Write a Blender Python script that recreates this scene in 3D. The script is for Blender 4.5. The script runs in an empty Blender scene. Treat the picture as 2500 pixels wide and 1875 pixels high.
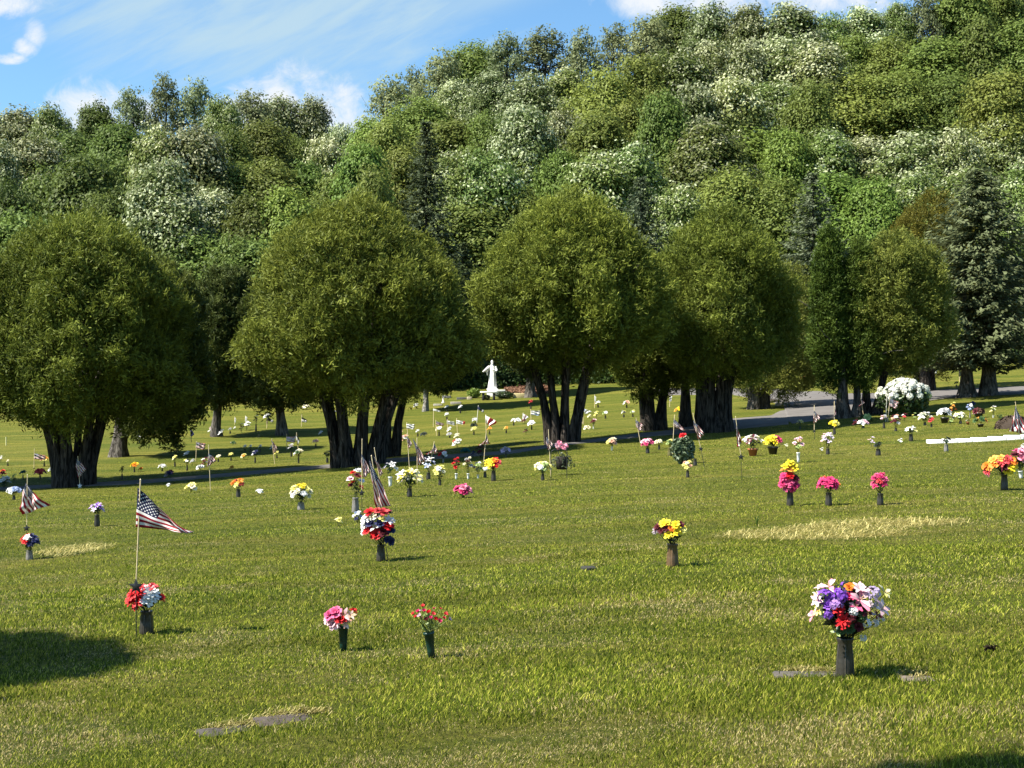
import bpy, math, random
import numpy as np
from mathutils import Vector, Matrix

R = math.radians
scene = bpy.context.scene
COL = scene.collection
F_PX, CX, HY, EYE = 3400.0, 1250.0, 1000.0, 1.6      # lens in photo pixels, horizon row, eye height

# ---------------------------------------------------------------- helpers
class MB:
    """collects quads / triangles with a colour and a material slot per face, links them as ONE mesh object"""
    def __init__(s):
        s.V = []; s.n = 0; s.Q = []; s.T = []; s.QC = []; s.TC = []; s.QM = []; s.TM = []
    def add(s, V, F, c, m=0):
        V = np.asarray(V, float).reshape(-1, 3); F = np.asarray(F, int)
        if len(F) == 0: return
        k = F.shape[1]
        c = np.asarray(c, float)
        if c.ndim == 1: c = np.tile(c[:3], (len(F), 1))
        (s.Q if k == 4 else s.T).append(F + s.n)
        (s.QC if k == 4 else s.TC).append(c[:, :3])
        (s.QM if k == 4 else s.TM).append(np.full(len(F), m))
        s.V.append(V); s.n += len(V)
    def move(s, M):
        M = np.array(M)
        s.V = [v @ M[:3, :3].T + M[:3, 3] for v in s.V]
    def mesh(s, name, mats, smooth=False):
        me = bpy.data.meshes.new(name)
        V = np.concatenate(s.V)
        Q = np.concatenate(s.Q) if s.Q else np.zeros((0, 4), int)
        T = np.concatenate(s.T) if s.T else np.zeros((0, 3), int)
        nq, nt = len(Q), len(T)
        me.vertices.add(len(V)); me.vertices.foreach_set('co', V.astype(np.float32).ravel())
        me.loops.add(nq * 4 + nt * 3)
        me.loops.foreach_set('vertex_index', np.concatenate([Q.ravel(), T.ravel()]).astype(np.int32))
        me.polygons.add(nq + nt)
        me.polygons.foreach_set('loop_start', np.concatenate([np.arange(nq) * 4, nq * 4 + np.arange(nt) * 3]).astype(np.int32))
        C = np.concatenate([np.concatenate(s.QC) if s.QC else np.zeros((0, 3)), np.concatenate(s.TC) if s.TC else np.zeros((0, 3))])
        Mi = np.concatenate((s.QM if s.QM else []) + (s.TM if s.TM else [])).astype(np.int32)
        me.polygons.foreach_set('material_index', Mi)
        me.update(calc_edges=True)
        a = me.attributes.new('Col', 'FLOAT_COLOR', 'FACE')
        a.data.foreach_set('color', np.hstack([C, np.ones((len(C), 1))]).astype(np.float32).ravel())
        if smooth: me.polygons.foreach_set('use_smooth', np.ones(nq + nt, bool))
        for m in (mats if isinstance(mats, (list, tuple)) else [mats]): me.materials.append(m)
        return me
    def build(s, name, mats, parent=None, smooth=False, loc=None):
        o = bpy.data.objects.new(name, s.mesh(name, mats, smooth)); COL.objects.link(o)
        if parent is not None: o.parent = parent
        if loc is not None: o.location = loc
        return o

def tag(o, label=None, cat=None, group=None, kind=None):
    if label: o['label'] = label
    if cat: o['category'] = cat
    if group: o['group'] = group
    if kind: o['kind'] = kind
    return o

def empty(name, loc=(0, 0, 0), rz=0, sc=None):
    o = bpy.data.objects.new(name, None); COL.objects.link(o)
    o.location = loc; o.rotation_euler = (0, 0, rz); o.empty_display_size = .1
    if sc is not None: o.scale = sc
    return o

def kids(o): return [c for c in bpy.data.objects if c.parent == o]

def tube(mb, P, rad, c, seg=8, m=0, flat=None, cap=True):
    """tapered tube through points P"""
    P = np.asarray(P, float); n = len(P); rad = np.broadcast_to(np.asarray(rad, float), (n,))
    T = np.gradient(P, axis=0); T /= np.linalg.norm(T, axis=1)[:, None] + 1e-9
    up = np.array([0, 1., 0]) if abs(T[0][1]) < .9 else np.array([1., 0, 0])
    A = np.cross(T, up); A /= np.linalg.norm(A, axis=1)[:, None] + 1e-9
    B = np.cross(T, A)
    th = np.arange(seg) / seg * 2 * np.pi
    ring = A[:, None] * np.cos(th)[None, :, None] + B[:, None] * np.sin(th)[None, :, None]
    mul = np.ones((n, seg)) if flat is None else flat
    V = (P[:, None] + ring * (rad[:, None] * mul)[..., None]).reshape(-1, 3)
    i, j = np.meshgrid(np.arange(n - 1), np.arange(seg), indexing='ij')
    a = i * seg + j; b = i * seg + (j + 1) % seg
    F = np.stack([a, b, b + seg, a + seg], -1).reshape(-1, 4)
    mb.add(V, F, c, m)
    if cap:
        for k in (0, n - 1):
            idx = np.arange(seg); VV = np.vstack([V[k * seg:(k + 1) * seg], P[k]])
            FF = np.stack([idx, (idx + 1) % seg, np.full(seg, seg)], 1)
            mb.add(VV, FF, c, m)

def lathe(mb, prof, c, seg=14, m=0, M=None):
    prof = np.asarray(prof, float); n = len(prof)
    th = np.arange(seg) / seg * 2 * np.pi
    V = np.stack([prof[:, None, 0] * np.cos(th), prof[:, None, 0] * np.sin(th), np.repeat(prof[:, 1:2], seg, 1)], -1).reshape(-1, 3)
    if M is not None: M = np.array(M); V = V @ M[:3, :3].T + M[:3, 3]
    i, j = np.meshgrid(np.arange(n - 1), np.arange(seg), indexing='ij')
    a = i * seg + j; b = i * seg + (j + 1) % seg
    mb.add(V, np.stack([a, b, b + seg, a + seg], -1).reshape(-1, 4), c, m)

def box(mb, x0, x1, y0, y1, z0, z1, c, m=0, M=None, bev=0):
    V = np.array([[x, y, z] for z in (z0, z1) for y in (y0, y1) for x in (x0, x1)], float)
    if bev:
        pass
    if M is not None: M = np.array(M); V = V @ M[:3, :3].T + M[:3, 3]
    mb.add(V, [[0, 2, 3, 1], [4, 5, 7, 6], [0, 1, 5, 4], [1, 3, 7, 5], [3, 2, 6, 7], [2, 0, 4, 6]], c, m)

def unit(v): return v / (np.linalg.norm(v, axis=-1, keepdims=True) + 1e-9)

def cards(mb, P, Nrm, ln, wd, c, rng, m=0, axis=None):
    """leaf-shaped quads (kites): centre P, facing Nrm"""
    n = len(P)
    a = rng.normal(size=(n, 3)) if axis is None else axis
    A = unit(a - (a * Nrm).sum(1)[:, None] * Nrm); B = np.cross(Nrm, A)
    ln = np.broadcast_to(ln, (n,))[:, None]; wd = np.broadcast_to(wd, (n,))[:, None]
    V = np.stack([P - A * ln * .5, P + B * wd * .5 + A * ln * .08, P + A * ln * .5, P - B * wd * .5 + A * ln * .08], 1).reshape(-1, 3)
    mb.add(V, np.arange(4 * n).reshape(n, 4), c, m)

# ---------------------------------------------------------------- materials
def nt_new(name):
    m = bpy.data.materials.new(name); m.use_nodes = True
    nt = m.node_tree; nt.nodes.clear()
    out = nt.nodes.new('ShaderNodeOutputMaterial')
    return m, nt, out

def nd(nt, t, **k):
    n = nt.nodes.new(t)
    for a, v in k.items(): setattr(n, a, v)
    return n

def setin(n, **k):
    for a, v in k.items():
        n.inputs[a.replace('_', ' ')].default_value = v

def leaf_material(name, trans=.3, vary=.25, rough=.55, spec=.25, hue=.02):
    m, nt, out = nt_new(name); L = nt.links.new
    at = nd(nt, 'ShaderNodeAttribute', attribute_name='Col')
    oi = nd(nt, 'ShaderNodeObjectInfo')
    hs = nd(nt, 'ShaderNodeHueSaturation')
    mr = nd(nt, 'ShaderNodeMapRange'); setin(mr, To_Min=1 - vary, To_Max=1 + vary); L(oi.outputs['Random'], mr.inputs['Value'])
    mh = nd(nt, 'ShaderNodeMath', operation='MULTIPLY_ADD'); L(oi.outputs['Random'], mh.inputs[0])
    # decorrelate hue from value
    fr = nd(nt, 'ShaderNodeMath', operation='FRACT'); ml = nd(nt, 'ShaderNodeMath', operation='MULTIPLY'); ml.inputs[1].default_value = 7.31
    L(oi.outputs['Random'], ml.inputs[0]); L(ml.outputs[0], fr.inputs[0]); L(fr.outputs[0], mh.inputs[0])
    mh.inputs[1].default_value = 2 * hue; mh.inputs[2].default_value = .5 - hue
    L(mh.outputs[0], hs.inputs['Hue']); L(mr.outputs[0], hs.inputs['Value']); L(at.outputs['Color'], hs.inputs['Color'])
    p = nd(nt, 'ShaderNodeBsdfPrincipled'); setin(p, Roughness=rough); p.inputs['Specular IOR Level'].default_value = spec
    L(hs.outputs[0], p.inputs['Base Color'])
    tr = nd(nt, 'ShaderNodeBsdfTranslucent'); L(hs.outputs[0], tr.inputs['Color'])
    mx = nd(nt, 'ShaderNodeMixShader'); mx.inputs[0].default_value = trans
    L(p.outputs[0], mx.inputs[1]); L(tr.outputs[0], mx.inputs[2]); L(mx.outputs[0], out.inputs[0])
    return m

def col_material(name, rough=.5, spec=.4, noise=.12, nscale=30, metal=0., bump=0.):
    m, nt, out = nt_new(name); L = nt.links.new
    at = nd(nt, 'ShaderNodeAttribute', attribute_name='Col')
    tc = nd(nt, 'ShaderNodeTexCoord'); nz = nd(nt, 'ShaderNodeTexNoise'); setin(nz, Scale=nscale, Detail=5.0)
    L(tc.outputs['Object'], nz.inputs['Vector'])
    mr = nd(nt, 'ShaderNodeMapRange'); setin(mr, From_Min=.3, From_Max=.7, To_Min=1 - noise, To_Max=1 + noise); L(nz.outputs[0], mr.inputs['Value'])
    mx = nd(nt, 'ShaderNodeVectorMath', operation='SCALE'); L(at.outputs['Color'], mx.inputs[0]); L(mr.outputs[0], mx.inputs['Scale'])
    p = nd(nt, 'ShaderNodeBsdfPrincipled'); setin(p, Roughness=rough, Metallic=metal); p.inputs['Specular IOR Level'].default_value = spec
    L(mx.outputs[0], p.inputs['Base Color'])
    if bump:
        b = nd(nt, 'ShaderNodeBump'); setin(b, Strength=bump, Distance=.02); L(nz.outputs[0], b.inputs['Height']); L(b.outputs[0], p.inputs['Normal'])
    L(p.outputs[0], out.inputs[0])
    return m

def bark_material(name, c0, c1, stretch=(14, 14, 1.6)):
    m, nt, out = nt_new(name); L = nt.links.new
    tc = nd(nt, 'ShaderNodeTexCoord'); mp = nd(nt, 'ShaderNodeMapping'); mp.inputs['Scale'].default_value = stretch
    L(tc.outputs['Object'], mp.inputs[0])
    nz = nd(nt, 'ShaderNodeTexNoise'); setin(nz, Scale=1.0, Detail=8.0, Roughness=.65, Distortion=.6); L(mp.outputs[0], nz.inputs[0])
    cr = nd(nt, 'ShaderNodeValToRGB'); cr.color_ramp.elements[0].position = .42; cr.color_ramp.elements[1].position = .70
    cr.color_ramp.elements[0].color = (*c0, 1); cr.color_ramp.elements[1].color = (*c1, 1)
    L(nz.outputs[0], cr.inputs[0])
    p = nd(nt, 'ShaderNodeBsdfPrincipled'); setin(p, Roughness=.9); p.inputs['Specular IOR Level'].default_value = .15
    b = nd(nt, 'ShaderNodeBump'); setin(b, Strength=1.0, Distance=.16); L(nz.outputs[0], b.inputs['Height']); L(b.outputs[0], p.inputs['Normal'])
    L(cr.outputs[0], p.inputs['Base Color']); L(p.outputs[0], out.inputs[0])
    return m

M_LEAF = leaf_material('broad_leaf', .34, .3, hue=.018, spec=.15)
M_NEEDLE = leaf_material('evergreen_spray', .28, .10, hue=.008, spec=.09)
M_PETAL = leaf_material('silk_petal', .18, .0, rough=.6, spec=.25, hue=0)
M_STEM = leaf_material('bouquet_leaf', .2, .0, rough=.45, spec=.4, hue=0)
M_BLADE = leaf_material('grass_blade', .3, .0, rough=.6, spec=.07, hue=0)
M_SOLID = col_material('painted_metal', .34, .5, .2, 40)
M_MATT = col_material('matt_stone', .85, .2, .22, 18, bump=.5)
M_WHITE = col_material('white_stone', .7, .3, .08, 6, bump=.2)
M_BARK_D = bark_material('dark_bark', (.012, .010, .008), (.16, .135, .115))
M_BARK_G = bark_material('grey_bark', (.035, .03, .025), (.24, .215, .185), (9, 9, 2.2))
M_BARK_W = bark_material('pale_bark', (.16, .15, .13), (.42, .40, .36), (5, 5, 6))

# ---------------------------------------------------------------- terrain
def px2(px, py, Y): return ((px - CX) * Y / F_PX, Y, EYE - (py - HY) * Y / F_PX)
_pts = []
for Y in (1, 5, 9, 14, 20, 26):
    for k in (-.62, 0, .62):
        x = k * max(Y, 6); _pts.append((x, Y, .05 * max(-12, min(12, x))))
for p in [(172, 1188, 48), (890, 1132, 50), (1373, 1080, 54), (1745, 1055, 58), (2125, 1010, 64),
          (1810, 1178, 27.2), (290, 1115, 62), (525, 1066, 75), (686, 1063, 75), (545, 985, 98), (1200, 962, 97),
          (1040, 1003, 88), (1298, 969, 95), (1500, 950, 95), (1690, 1040, 62), (1590, 1050, 60), (941, 1115, 56),
          (1880, 975, 80), (2300, 969, 75), (2390, 967, 71), (2450, 886, 110), (1950, 903, 110), (1700, 935, 100), (100, 1010, 98)]:
    _pts.append(px2(*p))
_pts += [(-32, 48, -1.5), (-45, 98, 1.6), (42, 66, 3.0), (55, 112, 6.0), (-36, 112, 2.4), (0, 112, 4.0), (-14, 33, -.75), (16, 33, .75)]
_P = np.array(_pts); _S = 20.0
def _phi(r2): return .5 * r2 * np.log(r2 + 1e-9)
_XY = _P[:, :2] / _S
_K = _phi(((_XY[:, None] - _XY[None]) ** 2).sum(-1)) + np.eye(len(_P)) * .02
_A = np.hstack([np.ones((len(_P), 1)), _XY])
_M = np.block([[_K, _A], [_A.T, np.zeros((3, 3))]])
_W = np.linalg.solve(_M, np.concatenate([_P[:, 2], np.zeros(3)]))
_RX = np.array([-120, -70, -45, -32, -24, -17, 3, 25, 53, 70, 130.]); _RZ = np.array([20, 23, 29, 27, 24, 29, 37, 42, 46, 48, 50.])

def ground_z(x, y):
    x = np.asarray(x, float); y = np.asarray(y, float)
    xs = np.clip(x, -48, 56); ys = np.clip(y, 0, 112)
    q = np.stack([xs, ys], -1) / _S
    r2 = ((q[..., None, :] - _XY) ** 2).sum(-1)
    z = (_phi(r2) * _W[:-3]).sum(-1) + _W[-3] + _W[-2] * q[..., 0] + _W[-1] * q[..., 1]
    yf = np.interp(x * 100 / np.maximum(y, 40), [-20, 10, 25], [100, 108, 114])
    t = np.clip((y - yf) / 88, 0, None)
    s = np.where(t < 1, t ** 1.15 * (1.0 - .0 * t), 1 + .25 * (1 - np.exp(-(np.maximum(t, 1) - 1) * 1.2)))
    ease = np.clip((y - yf) / 14, 0, 1); ease = ease * ease * (3 - 2 * ease)
    rz = np.interp(x * 190 / np.maximum(y, 60), _RX, _RZ)
    bumps = .012 * np.sin(x * 1.3 + .7 * np.sin(y * .8)) + .012 * np.sin(y * 1.7 + np.sin(x * .9) * 1.3)
    return z + rz * s * ease + bumps * (y < 125)

def gz(x, y): return float(ground_z(x, y))

_YS = np.concatenate([np.arange(3, 40, .05), np.arange(40, 150, .1)])
def at(px, py):
    """the point of the lawn seen at photo pixel (px, py)"""
    x = (px - CX) * _YS / F_PX; z = EYE - (py - HY) * _YS / F_PX
    g = ground_z(x, _YS); k = np.nonzero(z <= g)[0]
    i = k[0] if len(k) else len(_YS) - 1
    return Vector((x[i], _YS[i], g[i]))

def m_per_px(p): return p[1] / F_PX

# ground sheet
gx = np.concatenate([-np.geomspace(900, 64, 22), np.arange(-60, 60.1, .75), np.geomspace(64, 900, 22)])
gy = np.concatenate([[-300, -150, -60, -30, -15, -8], np.arange(-4, 126, .75), np.arange(127, 260, 3), np.geomspace(270, 1500, 14)])
X, Yg = np.meshgrid(gx, gy); Z = ground_z(X, Yg)
mb = MB(); nx, ny = len(gx), len(gy)
i, j = np.meshgrid(np.arange(ny - 1), np.arange(nx - 1), indexing='ij'); a = i * nx + j
mb.add(np.stack([X, Yg, Z], -1).reshape(-1, 3), np.stack([a, a + 1, a + nx + 1, a + nx], -1).reshape(-1, 4), (.08, .1, .02))

def ground_material():
    m, nt, out = nt_new('lawn'); L = nt.links.new
    geo = nd(nt, 'ShaderNodeNewGeometry')
    def noise(scale, detail=4, rough=.6, st=(1, 1, 1)):
        mp = nd(nt, 'ShaderNodeMapping'); mp.inputs['Scale'].default_value = st; L(geo.outputs['Position'], mp.inputs[0])
        n = nd(nt, 'ShaderNodeTexNoise'); setin(n, Scale=scale, Detail=float(detail), Roughness=rough); L(mp.outputs[0], n.inputs[0]); return n
    def ramp(src, p0, p1, c0, c1):
        r = nd(nt, 'ShaderNodeValToRGB'); e = r.color_ramp.elements; e[0].position = p0; e[1].position = p1
        e[0].color = (*c0, 1); e[1].color = (*c1, 1); L(src, r.inputs[0]); return r
    fine = noise(14, 8, .82); mid = noise(.9, 6, .68, (.22, 1.7, 1)); big = noise(.35, 4, .6, (.25, 1.2, 1))
    a = ramp(fine.outputs[0], .34, .68, (.026, .040, .004), (.200, .212, .030))
    b = ramp(fine.outputs[0], .34, .68, (.085, .080, .013), (.320, .285, .062))
    mx = nd(nt, 'ShaderNodeMixRGB'); r = ramp(mid.outputs[0], .45, .66, (0, 0, 0), (1, 1, 1)); L(r.outputs[0], mx.inputs[0])
    L(a.outputs[0], mx.inputs[1]); L(b.outputs[0], mx.inputs[2])
    hs = nd(nt, 'ShaderNodeMixRGB', blend_type='MULTIPLY'); hs.inputs[0].default_value = 1
    r2 = ramp(big.outputs[0], .3, .7, (.66, .78, .62), (1.22, 1.12, 1.1)); L(mx.outputs[0], hs.inputs[1]); L(r2.outputs[0], hs.inputs[2])
    # woodland floor beyond the lawn (a different surface: leaf litter)
    sx = nd(nt, 'ShaderNodeSeparateXYZ'); L(geo.outputs['Position'], sx.inputs[0])
    mr = nd(nt, 'ShaderNodeMapRange'); setin(mr, From_Min=111., From_Max=118.); L(sx.outputs['Y'], mr.inputs['Value'])
    fl = ramp(fine.outputs[0], .3, .7, (.018, .022, .008), (.05, .05, .022))
    wd = nd(nt, 'ShaderNodeMixRGB'); L(mr.outputs[0], wd.inputs[0]); L(hs.outputs[0], wd.inputs[1]); L(fl.outputs[0], wd.inputs[2])
    p = nd(nt, 'ShaderNodeBsdfPrincipled'); setin(p, Roughness=.85); p.inputs['Specular IOR Level'].default_value = .1
    L(wd.outputs[0], p.inputs['Base Color'])
    bp = nd(nt, 'ShaderNodeBump'); setin(bp, Strength=1.0, Distance=.12); L(fine.outputs[0], bp.inputs['Height']); L(bp.outputs[0], p.inputs['Normal'])
    L(p.outputs[0], out.inputs[0])
    return m
M_LAWN = ground_material()
tag(mb.build('ground', M_LAWN, smooth=True), kind='structure')

# ---------------------------------------------------------------- roads
def road_material():
    m, nt, out = nt_new('asphalt'); L = nt.links.new
    geo = nd(nt, 'ShaderNodeNewGeometry')
    n = nd(nt, 'ShaderNodeTexNoise'); setin(n, Scale=.8, Detail=8.0, Roughness=.7); L(geo.outputs['Position'], n.inputs[0])
    n2 = nd(nt, 'ShaderNodeTexNoise'); setin(n2, Scale=60., Detail=3.0); L(geo.outputs['Position'], n2.inputs[0])
    r = nd(nt, 'ShaderNodeValToRGB'); e = r.color_ramp.elements; e[0].position = .3; e[1].position = .7
    e[0].color = (.095, .087, .083, 1); e[1].color = (.145, .133, .125, 1); L(n.outputs[0], r.inputs[0])
    p = nd(nt, 'ShaderNodeBsdfPrincipled'); setin(p, Roughness=.9); p.inputs['Specular IOR Level'].default_value = .2
    L(r.outputs[0], p.inputs['Base Color'])
    b = nd(nt, 'ShaderNodeBump'); setin(b, Strength=.4, Distance=.01); L(n2.outputs[0], b.inputs['Height']); L(b.outputs[0], p.inputs['Normal'])
    L(p.outputs[0], out.inputs[0]); return m
M_ROAD = road_material()

def strip(mb, lower, upper, n, lift=.03):
    lower = np.array(lower, float); upper = np.array(upper, float)
    xs = np.linspace(max(lower[0, 0], upper[0, 0]), min(lower[-1, 0], upper[-1, 0]), n)
    rows = []
    for x in xs:
        a = at(x, np.interp(x, lower[:, 0], lower[:, 1])); b = at(x, np.interp(x, upper[:, 0], upper[:, 1]))
        A = np.array(a); B = np.array(b)
        pts = [A + (B - A) * t for t in np.linspace(0, 1, 7)]
        for q in pts: q[2] = gz(q[0], q[1]) + lift
        pts[0][2] -= .06; pts[-1][2] -= .06
        pts.insert(1, pts[1] * .04 + A * .96); pts[1][2] = gz(*pts[1][:2]) + lift
        rows.append(pts)
    V = np.array(rows); k = V.shape[1]
    i, j = np.meshgrid(np.arange(n - 1), np.arange(k - 1), indexing='ij'); a = i * k + j
    mb.add(V.reshape(-1, 3), np.stack([a, a + k, a + k + 1, a + 1], -1).reshape(-1, 4), (.15, .14, .13))

mb = MB()
lowA = [(-300, 1208), (0, 1197), (320, 1183), (640, 1157), (900, 1134), (1080, 1120), (1240, 1109), (1390, 1086), (1560, 1068), (1690, 1058), (1761, 1051), (1880, 1041), (1925, 1036)]
upA = [(-300, 1200), (0, 1190), (320, 1174), (640, 1149), (900, 1124), (1080, 1110), (1240, 1101), (1390, 1078), (1560, 1059), (1690, 1040), (1761, 1022), (1880, 1012), (1925, 993)]
lowB = [(1560, 966), (1700, 964), (1784, 963), (1856, 977), (1917, 990), (1925, 1036), (2062, 1018), (2119, 999), (2180, 987), (2300, 974), (2400, 967), (2520, 961), (2900, 940)]
upB = [(1560, 948), (1700, 946), (1784, 946), (1880, 947), (1961, 950), (2059, 957), (2160, 956), (2265, 950), (2400, 945), (2520, 940), (2900, 922)]
strip(mb, lowA, upA, 150); strip(mb, lowB, upB, 130, .035)
tag(mb.build('road', M_ROAD, smooth=True), kind='structure')

# ---------------------------------------------------------------- camera, light, sky
cam = bpy.data.objects.new('camera', bpy.data.cameras.new('camera')); COL.objects.link(cam)
cam.location = (0, 0, EYE); cam.rotation_euler = (R(90), 0, 0)
cam.data.sensor_width = 36; cam.data.lens = 36 * F_PX / 2500; cam.data.shift_y = (HY - 937.5) / 2500
cam.data.clip_start = .1; cam.data.clip_end = 5000
scene.camera = cam

SUN_EL, SUN_AZ = R(52), math.atan2(-.945, -.33)            # azimuth from +Y towards +X: sun behind and to the left
sd = Vector((math.sin(SUN_AZ) * math.cos(SUN_EL), math.cos(SUN_AZ) * math.cos(SUN_EL), math.sin(SUN_EL)))
sun = bpy.data.objects.new('sun', bpy.data.lights.new('sun', 'SUN')); COL.objects.link(sun)
sun.data.energy = 5.0; sun.data.angle = R(.55); sun.data.color = (1, .95, .83)
sun.rotation_euler = sd.to_track_quat('Z', 'Y').to_euler(); sun.location = (0, 0, 60)

def make_world():
    w = bpy.data.worlds.new('World'); scene.world = w; w.use_nodes = True
    nt = w.node_tree; nt.nodes.clear(); L = nt.links.new
    out = nd(nt, 'ShaderNodeOutputWorld'); bg = nd(nt, 'ShaderNodeBackground'); bg.inputs['Strength'].default_value = SKY_STRENGTH
    sky = nd(nt, 'ShaderNodeTexSky', sky_type='NISHITA'); sky.sun_disc = False
    sky.sun_elevation = SUN_EL; sky.sun_rotation = SUN_AZ; sky.air_density = 1.0; sky.dust_density = .6; sky.ozone_density = 2.0
    tc = nd(nt, 'ShaderNodeTexCoord'); sx = nd(nt, 'ShaderNodeSeparateXYZ'); L(tc.outputs['Generated'], sx.inputs[0])
    def mt(op, a, b=None, c=None, clamp=False):
        n = nd(nt, 'ShaderNodeMath', operation=op); n.use_clamp = clamp
        for k, v in enumerate((a, b, c)):
            if v is None: continue
            if isinstance(v, (int, float)): n.inputs[k].default_value = float(v)
            else: L(v, n.inputs[k])
        return n.outputs[0]
    yy = mt('MAXIMUM', sx.outputs['Y'], .02)
    u = mt('MULTIPLY', mt('DIVIDE', sx.outputs['X'], yy), 3.4)        # thousands of photo pixels from the centre line
    v = mt('MULTIPLY', mt('DIVIDE', sx.outputs['Z'], yy), 3.4)
    cm = nd(nt, 'ShaderNodeCombineXYZ'); L(u, cm.inputs[0]); L(v, cm.inputs[1])
    def noise(scale, detail, rough, rot=0, st=(1, 1, 1), dist=0):
        mp = nd(nt, 'ShaderNodeMapping'); mp.inputs['Rotation'].default_value = (0, 0, rot); mp.inputs['Scale'].default_value = (1, 1, 1)
        L(cm.outputs[0], mp.inputs[0])
        m2 = nd(nt, 'ShaderNodeMapping'); m2.inputs['Scale'].default_value = st; L(mp.outputs[0], m2.inputs[0])
        n = nd(nt, 'ShaderNodeTexNoise'); setin(n, Scale=scale, Detail=float(detail), Roughness=rough, Distortion=float(dist)); L(m2.outputs[0], n.inputs[0])
        return n.outputs[0]
    def smooth(x, a, b):
        n = nd(nt, 'ShaderNodeMapRange', interpolation_type='SMOOTHSTEP'); setin(n, From_Min=a, From_Max=b); L(x, n.inputs['Value']); return n.outputs[0]
    def blob(px, py, rx, ry):
        a = mt('POWER', mt('DIVIDE', mt('SUBTRACT', u, (px - 1250) / 1000), rx / 1000), 2)
        b = mt('POWER', mt('DIVIDE', mt('SUBTRACT', v, (1000 - py) / 1000), ry / 1000), 2)
        return mt('SUBTRACT', 1, mt('ADD', a, b))
    puff = noise(11, 10, .66, dist=.5)
    field = None
    for b in [(720, 310, 190, 135), (845, 335, 130, 85), (630, 280, 110, 85), (680, 235, 60, 50), (240, 300, 140, 95), (330, 270, 60, 45), (88, 88, 30, 40), (68, 118, 36, 28), (30, 142, 46, 14), (15, 0, 110, 40),
              (1740, -30, 270, 85), (2010, -25, 220, 70), (1570, 0, 90, 50)]:
        e = blob(*b); field = e if field is None else mt('MAXIMUM', field, e)
    cumul = smooth(mt('ADD', mt('MAXIMUM', field, -1.2), mt('MULTIPLY', mt('SUBTRACT', puff, .5), 4.2)), -.5, 1.5)
    # thin high cloud, streaks running up to the right
    st = noise(2.6, 7, .62, R(-26), (1, 5.5, 1), .4)
    veil = blob(640, 10, 560, 230)
    cir = mt('MULTIPLY', smooth(mt('ADD', mt('MULTIPLY', veil, .7), mt('MULTIPLY', mt('SUBTRACT', st, .5), 2.2)), -.3, 1.0), .8)
    def line(x0, y0, x1, y1, w, k):
        dx, dy = x1 - x0, y1 - y0; l = math.hypot(dx, dy); nx_, ny_ = -dy / l, dx / l
        d = mt('ADD', mt('MULTIPLY', mt('SUBTRACT', u, (x0 - 1250) / 1000), nx_), mt('MULTIPLY', mt('SUBTRACT', mt('SUBTRACT', 1.0, v), y0 / 1000), ny_))
        t = mt('ADD', mt('MULTIPLY', mt('SUBTRACT', u, (x0 - 1250) / 1000), dx / l), mt('MULTIPLY', mt('SUBTRACT', mt('SUBTRACT', 1.0, v), y0 / 1000), dy / l))
        d = mt('ADD', d, mt('MULTIPLY', mt('SUBTRACT', st, .5), .05))
        g = mt('POWER', 2.718, mt('MULTIPLY', mt('POWER', mt('DIVIDE', d, w / 1000), 2), -1))
        return mt('MULTIPLY', mt('MULTIPLY', g, smooth(t, -.05, l / 1000 * .8)), k)
    for ln in [(420, 190, 790, 20, 22, .75), (590, 190, 930, -20, 20, .8), (380, 130, 700, 0, 36, .45), (820, 120, 1100, 20, 40, .45)]:
        cir = mt('MAXIMUM', cir, line(*ln))
    # only in the part of the sky ahead
    front = smooth(sx.outputs['Y'], .05, .3)
    mx1 = nd(nt, 'ShaderNodeMixRGB'); L(mt('MULTIPLY', cir, front), mx1.inputs[0]); 
    dp = nd(nt, 'ShaderNodeMixRGB', blend_type='MULTIPLY'); dp.inputs[0].default_value = 1; L(sky.outputs[0], dp.inputs[1]); dp.inputs[2].default_value = (.64, .86, .95, 1); L(dp.outputs[0], mx1.inputs[1]); mx1.inputs[2].default_value = (*[k / SKY_STRENGTH for k in (.215, .285, .32)], 1)
    mx2 = nd(nt, 'ShaderNodeMixRGB'); L(mt('MULTIPLY', cumul, front), mx2.inputs[0]); L(mx1.outputs[0], mx2.inputs[1]); mx2.inputs[2].default_value = (*[k / SKY_STRENGTH for k in (.345, .36, .375)], 1)
    L(mx2.outputs[0], bg.inputs['Color']); L(bg.outputs[0], out.inputs[0])
SKY_STRENGTH = .082
make_world()
scene.view_settings.view_transform = 'Standard'; scene.view_settings.look = 'None'
scene.view_settings.exposure = 1.42; scene.view_settings.gamma = 1; scene.view_settings.use_curve_mapping = False
scene.render.engine = 'CYCLES'; scene.cycles.max_bounces = 6; scene.cycles.transparent_max_bounces = 4
scene.cycles.diffuse_bounces = 3; scene.cycles.glossy_bounces = 2
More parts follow.
